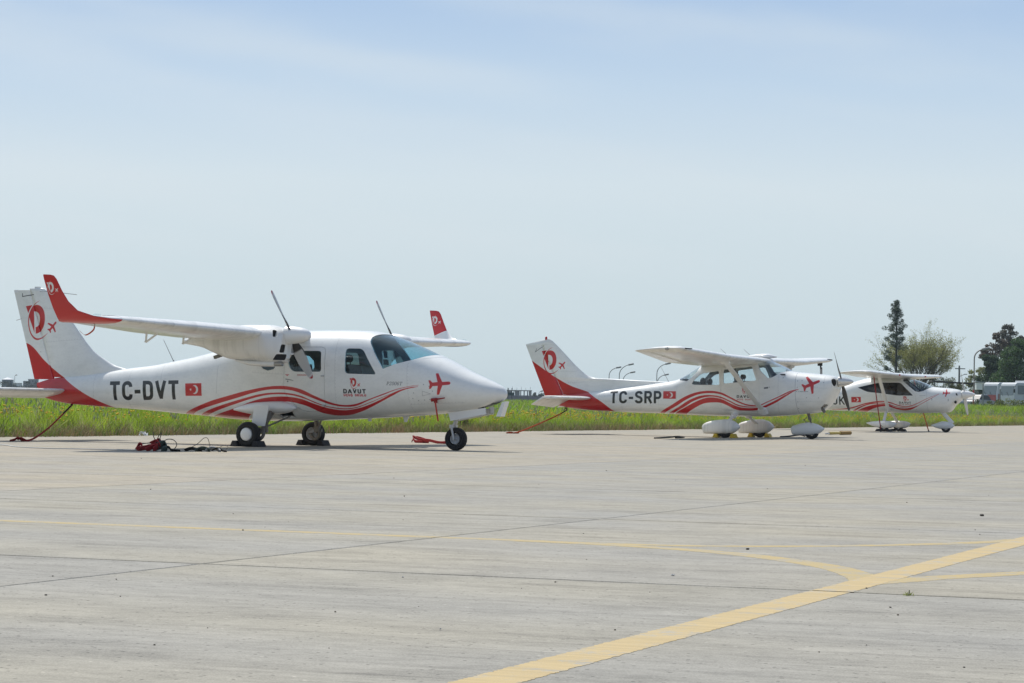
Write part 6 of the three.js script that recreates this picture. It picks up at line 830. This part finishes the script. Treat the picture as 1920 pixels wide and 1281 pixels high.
// parked buses and cars behind the fence
function bus(label, deg, D, L, H, turn, red, front) {
  const o = thing('parked_bus', label, 'bus', stand(deg, D), turn), W = 2.2, s = polyShape(roundPoly([[-L / 2, 0.35], [L / 2, 0.35], [L / 2, H], [-L / 2 + 0.18, H], [-L / 2 - 0.02, H * 0.5]], [0.12, 0.1, 0.16, 0.25, 0.15]));
  const g = new THREE.ExtrudeGeometry(s, { depth: W - 0.16, bevelEnabled: true, bevelSize: 0.08, bevelThickness: 0.08, bevelSegments: 3 }); g.translate(0, 0, -W / 2 + 0.08); const b = mesh('body', g, phys(lin(0.62, 0.64, 0.66), 0.4, { clearcoat: 0.3 }), o);
  if (red) mesh('lower_panel', merge([box(L * 0.96, H * 0.46, 0.02, 0, 0.36 + H * 0.235, W / 2 + 0.012), box(L * 0.96, H * 0.46, 0.02, 0, 0.36 + H * 0.235, -W / 2 - 0.012)]), std(lin(0.36, 0.09, 0.08), 0.6), o), mesh('front_panel', box(0.03, H * 0.42, W * 0.9, -L / 2 - 0.135, 0.36 + H * 0.215, 0), std(lin(0.36, 0.09, 0.08), 0.6), o);
  const gl = phys(lin(0.16, 0.2, 0.21), 0.1, { clearcoat: 0.6 }); for (let k = 0; k < 4; k++) { const x = -L / 2 + 0.85 + k * (L - 1.0) / 4; const w = mesh('side_window', box((L - 1.2) / 4 - 0.12, H * 0.3, 0.03, x, H * 0.76, W / 2 + 0.012), gl, o); mesh('window_frame', merge([box((L - 1.2) / 4 - 0.06, 0.04, 0.03, x, H * 0.92, W / 2 + 0.008), box((L - 1.2) / 4 - 0.06, 0.04, 0.03, x, H * 0.6, W / 2 + 0.008)]), M.grey, w); }
  const ws = mesh('windshield', box(0.04, H * 0.34, W * 0.86, -L / 2 - 0.02, H * 0.73, 0, 0, 0, -0.14), gl, o); mesh('wiper', rod([-L / 2 - 0.13, H * 0.53, 0.3], [-L / 2 - 0.08, H * 0.68, 0.0], 0.015), M.black, ws); mesh('wiper', rod([-L / 2 - 0.13, H * 0.53, -0.5], [-L / 2 - 0.08, H * 0.68, -0.8], 0.015), M.black, ws);
  if (!red) { mesh('roof_unit', (() => { const q = new THREE.BoxGeometry(L * 0.62, 0.24, W * 0.7); q.translate(L * 0.1, H + 0.16, 0); return q; })(), M.white, o); mesh('door', box(0.85, H * 0.72, 0.04, -L / 2 + 1.6, H * 0.5, W / 2 + 0.015), M.dark, o); mesh('mirror', merge([rod([-L / 2 + 0.1, H * 0.9, W / 2], [-L / 2 - 0.25, H * 0.86, W / 2 + 0.2], 0.02), box(0.08, 0.34, 0.16, -L / 2 - 0.25, H * 0.72, W / 2 + 0.22)]), M.black, o); }
  for (const x of [-L / 2 + 1.1, L / 2 - 1.2]) for (const z of [W / 2 - 0.1, -W / 2 + 0.1]) { const w = wheelGeo(0.42, 0.24, 0.22); const m = mesh('wheel', w.ty.translate(x, 0.42, z), M.rubber, o); mesh('rim', w.rim.translate(x, 0.42, z), M.grey, m); }
}
bus('white and red bus parked under the dark trees, windshield facing left', 0.21 + 11.238, 262, 5.2, 2.75, 0.55, true);
bus('white bus with a roof unit at the right edge of the frame', 0.26 + 11.656, 244, 5.6, 2.62, 0.5, false);
function car(label, deg, D, turn, col) {
  const o = thing('parked_car', label, 'car', stand(deg, D), turn), W = 1.7;
  const ext = (pts, r, w, m, name, par) => { const g = new THREE.ExtrudeGeometry(polyShape(roundPoly(pts, r)), { depth: w - 0.1, bevelEnabled: true, bevelSize: 0.05, bevelThickness: 0.05, bevelSegments: 2 }); g.translate(0, 0, -w / 2 + 0.05); return mesh(name, g, m, par); };
  const b = ext([[-2.05, 0.3], [2.0, 0.3], [2.05, 0.75], [1.2, 0.9], [-1.7, 0.95], [-2.05, 0.8]], 0.15, W, phys(col, 0.35, { clearcoat: 0.6 }), 'body', o);
  ext([[-1.6, 0.93], [1.15, 0.88], [0.35, 1.42], [-1.0, 1.42]], 0.16, W - 0.24, std(lin(0.05, 0.06, 0.07), 0.5), 'window', o); ext([[-1.05, 1.4], [0.4, 1.4], [0.25, 1.46], [-0.9, 1.46]], 0.05, W - 0.3, phys(col, 0.35, { clearcoat: 0.6 }), 'roof', o);
  for (const x of [-1.25, 1.3]) for (const z of [W / 2 - 0.08, -W / 2 + 0.08]) { const w = wheelGeo(0.31, 0.2, 0.19), m = mesh('wheel', w.ty.translate(x, 0.31, z), M.rubber, o); mesh('rim', w.rim.translate(x, 0.31, z), M.grey, m); }
}
car('white car parked left of the red and white bus', 10.807, 258, 0.9, lin(0.27, 0.28, 0.29)); car('blue-grey car farther left, by the striped post', 10.567, 266, 1.2, lin(0.2, 0.27, 0.34));
{ const o = thing('site_cabin', 'small white cabin on a frame between the young tree and the bus', 'cabin', stand(10.807, 285)); mesh('wall', box(1.1, 0.8, 0.9, 0, 2.55, 0), M.white, o); mesh('roof', box(1.3, 0.1, 1.1, 0, 3.0, 0, 0, 0, -0.1), M.grey, o); for (const x of [-0.45, 0.45]) for (const z of [-0.35, 0.35]) mesh('leg', rod([x, 0, z], [x, 2.16, z], 0.05), poleGrey, o); }
[[10.867, 240, 2.5, 'thin grey fence post in front of the white car'], [11.25, 238, 2.1, 'thin grey fence post in front of the red and white bus'], [10.423, 262, 2.2, 'thin grey fence post behind the far airplane propeller']].forEach(([deg, D, h, label]) => { const o = thing('fence_post', label, 'fence post', stand(deg, D), 0, 'fence posts before the car park'); mesh('post', rod([0, 0, 0], [0, h, 0], 0.06), std(lin(0.28, 0.29, 0.28), 0.7), o); mesh('cap', new THREE.SphereGeometry(0.075, 10, 8).translate(0, h, 0), M.grey, o); });
{ const o = thing('striped_post', 'red and white striped post left of the white car', 'post', stand(10.651, 252)); for (let k = 0; k < 4; k++) mesh('band', rod([0, k * 0.5, 0], [0, k * 0.5 + 0.5, 0], 0.08), k % 2 ? M.red : M.white, o); }
// unfinished concrete building and long wall, seen past the nose of the twin
{
  const conc = std(lin(0.27, 0.27, 0.27), 0.95), o = thing('unfinished_building', 'unfinished grey concrete building with open storeys beyond the field', 'building', stand(0.184, 820));
  for (let f = 0; f < 3; f++) mesh('floor_slab', box(8.6, 0.3, 6, 0, 1.0 + f * 1.75, 0), conc, o);
  for (const z of [2.7, -2.7]) for (let k = 0; k < 8; k++) mesh('column', box(0.35, 5.5, 0.35, -4 + k * 1.14, 1.8, z), conc, o);
  [[-3.4, 1, 2.3], [-0.6, 1, 1.6], [-2.2, 0, 3.0], [3.5, 1, 0.5]].forEach(([x, f, w]) => mesh('infill_wall', box(w, 1.45, 0.2, x, 1.88 + f * 1.75, 2.4), conc, o)); mesh('infill_wall', box(8.4, 1.9, 0.2, 0, 0.0, 2.4), conc, o);
  for (let k = 0; k < 6; k++) mesh('rebar', rod([-3.8 + k * 1.5, 4.6, 1], [-3.75 + k * 1.5, 5.5 + 0.3 * (k % 2), 1], 0.05), poleGrey, o); mesh('stair_tower', box(0.7, 4.4, 1, 5.4, 1.8, 0), conc, o);
  const wm = std(lin(0.19, 0.18, 0.21), 0.95), wl = thing('long_wall', 'long low purple-grey wall at the far side of the field', 'wall', stand(0.644, 640)); for (let k = 0; k < 9; k++) mesh('wall_panel', box(2.78, 2.25, 0.2, -10 + k * 2.8, 0.9, 0), wm, wl); for (let k = 0; k < 10; k++) mesh('pilaster', box(0.3, 2.4, 0.34, -11.4 + k * 2.8, 0.95, 0), wm, wl);
  denseTree('distant_hedge', 'far grey-green hedge right of the unfinished building', 0.892, 700, 2, [[-4, 1.9, 0, 1.2], [-2, 2.1, 0, 1.3], [0, 2.0, 0, 1.3], [2, 2.1, 0, 1.2], [4, 1.9, 0, 1.2]], 2600, lin(0.09, 0.11, 0.08), 0.2, 91, 0.3, 0.6);
  const sg = thing('sign_board', 'dark green sign board on two posts in front of the unfinished building', 'sign', stand(-0.009, 400)); mesh('board', box(1.05, 0.5, 0.06, 0, 1.55, 0), std(lin(0.05, 0.08, 0.08), 0.7), sg); for (const x of [-0.42, 0.2]) { const q = mesh('post', rod([x, 0, -0.06], [x, 2.35, -0.06], 0.05), M.dark, sg); mesh('post_cap', new THREE.SphereGeometry(0.11, 10, 8).translate(x, 2.4, -0.06), M.dark, q); }
}
// far left skyline behind the tail of the twin
{
  const b1 = thing('distant_pavilion', 'far pavilion with a white pointed roof at the left edge', 'building', stand(-11.577, 900)); mesh('wall', box(3.6, 7.0, 3, 0, 2.3, 0), std(lin(0.2, 0.22, 0.24), 0.9), b1); mesh('roof', new THREE.ConeGeometry(2.6, 0.8, 4).rotateY(0.785).scale(1, 1, 0.8).translate(0, 6.2, 0), std(lin(0.75, 0.76, 0.78), 0.7), b1); for (const x of [-1.2, -0.4, 0.4, 1.2]) mesh('window', box(0.5, 0.6, 0.06, x, 4.9, 1.52), M.dark, b1);
  const b2 = thing('distant_house', 'low white far house between the pavilion and the grey blocks at the left', 'building', stand(-11.338, 920)); mesh('wall', box(2.3, 5.2, 2, 0, 2.0, 0), std(lin(0.66, 0.68, 0.7), 0.8), b2); mesh('roof', box(2.5, 0.15, 2.2, 0, 4.68, 0), M.grey, b2);
  [[-11.147, 940, 2.4, 6.0, 'grey far block left of the rudder foot of the twin airplane'], [-11.003, 930, 3.4, 6.7, 'taller grey far block behind the rudder foot of the twin airplane']].forEach(([deg, D, w, h, label]) => { const b = thing('distant_building', label, 'building', stand(deg, D)); mesh('wall', box(w, h, 2.4, 0, h / 2 - 0.5, 0), std(lin(0.24, 0.25, 0.27), 0.9), b); mesh('roof', box(w + 0.2, 0.14, 2.6, 0, h - 0.43, 0), M.grey, b); for (let k = 0; k < 3; k++) mesh('window', box(0.4, 0.45, 0.06, -w / 3 + k * w / 3, h - 1.1, 1.22), M.dark, b); });
  denseTree('distant_hedge', 'far dark hedge along the skyline at the left edge', -11.386, 860, 2, [[-6, 3.1, 0, 1.9], [-3.5, 3.8, 0, 1.8], [-1, 2.9, 0, 1.7], [1.5, 2.8, 0, 1.5], [4, 3.4, 0, 1.8], [6.5, 3.3, 0, 1.7], [0, 1.5, 0, 1.5], [-5, 1.4, 0, 1.5], [5, 1.4, 0, 1.5]], 3800, lin(0.075, 0.095, 0.075), 0.2, 92, 0.3, 0.6);
}
scene.updateMatrixWorld(true);
renderer.render(scene, camera);
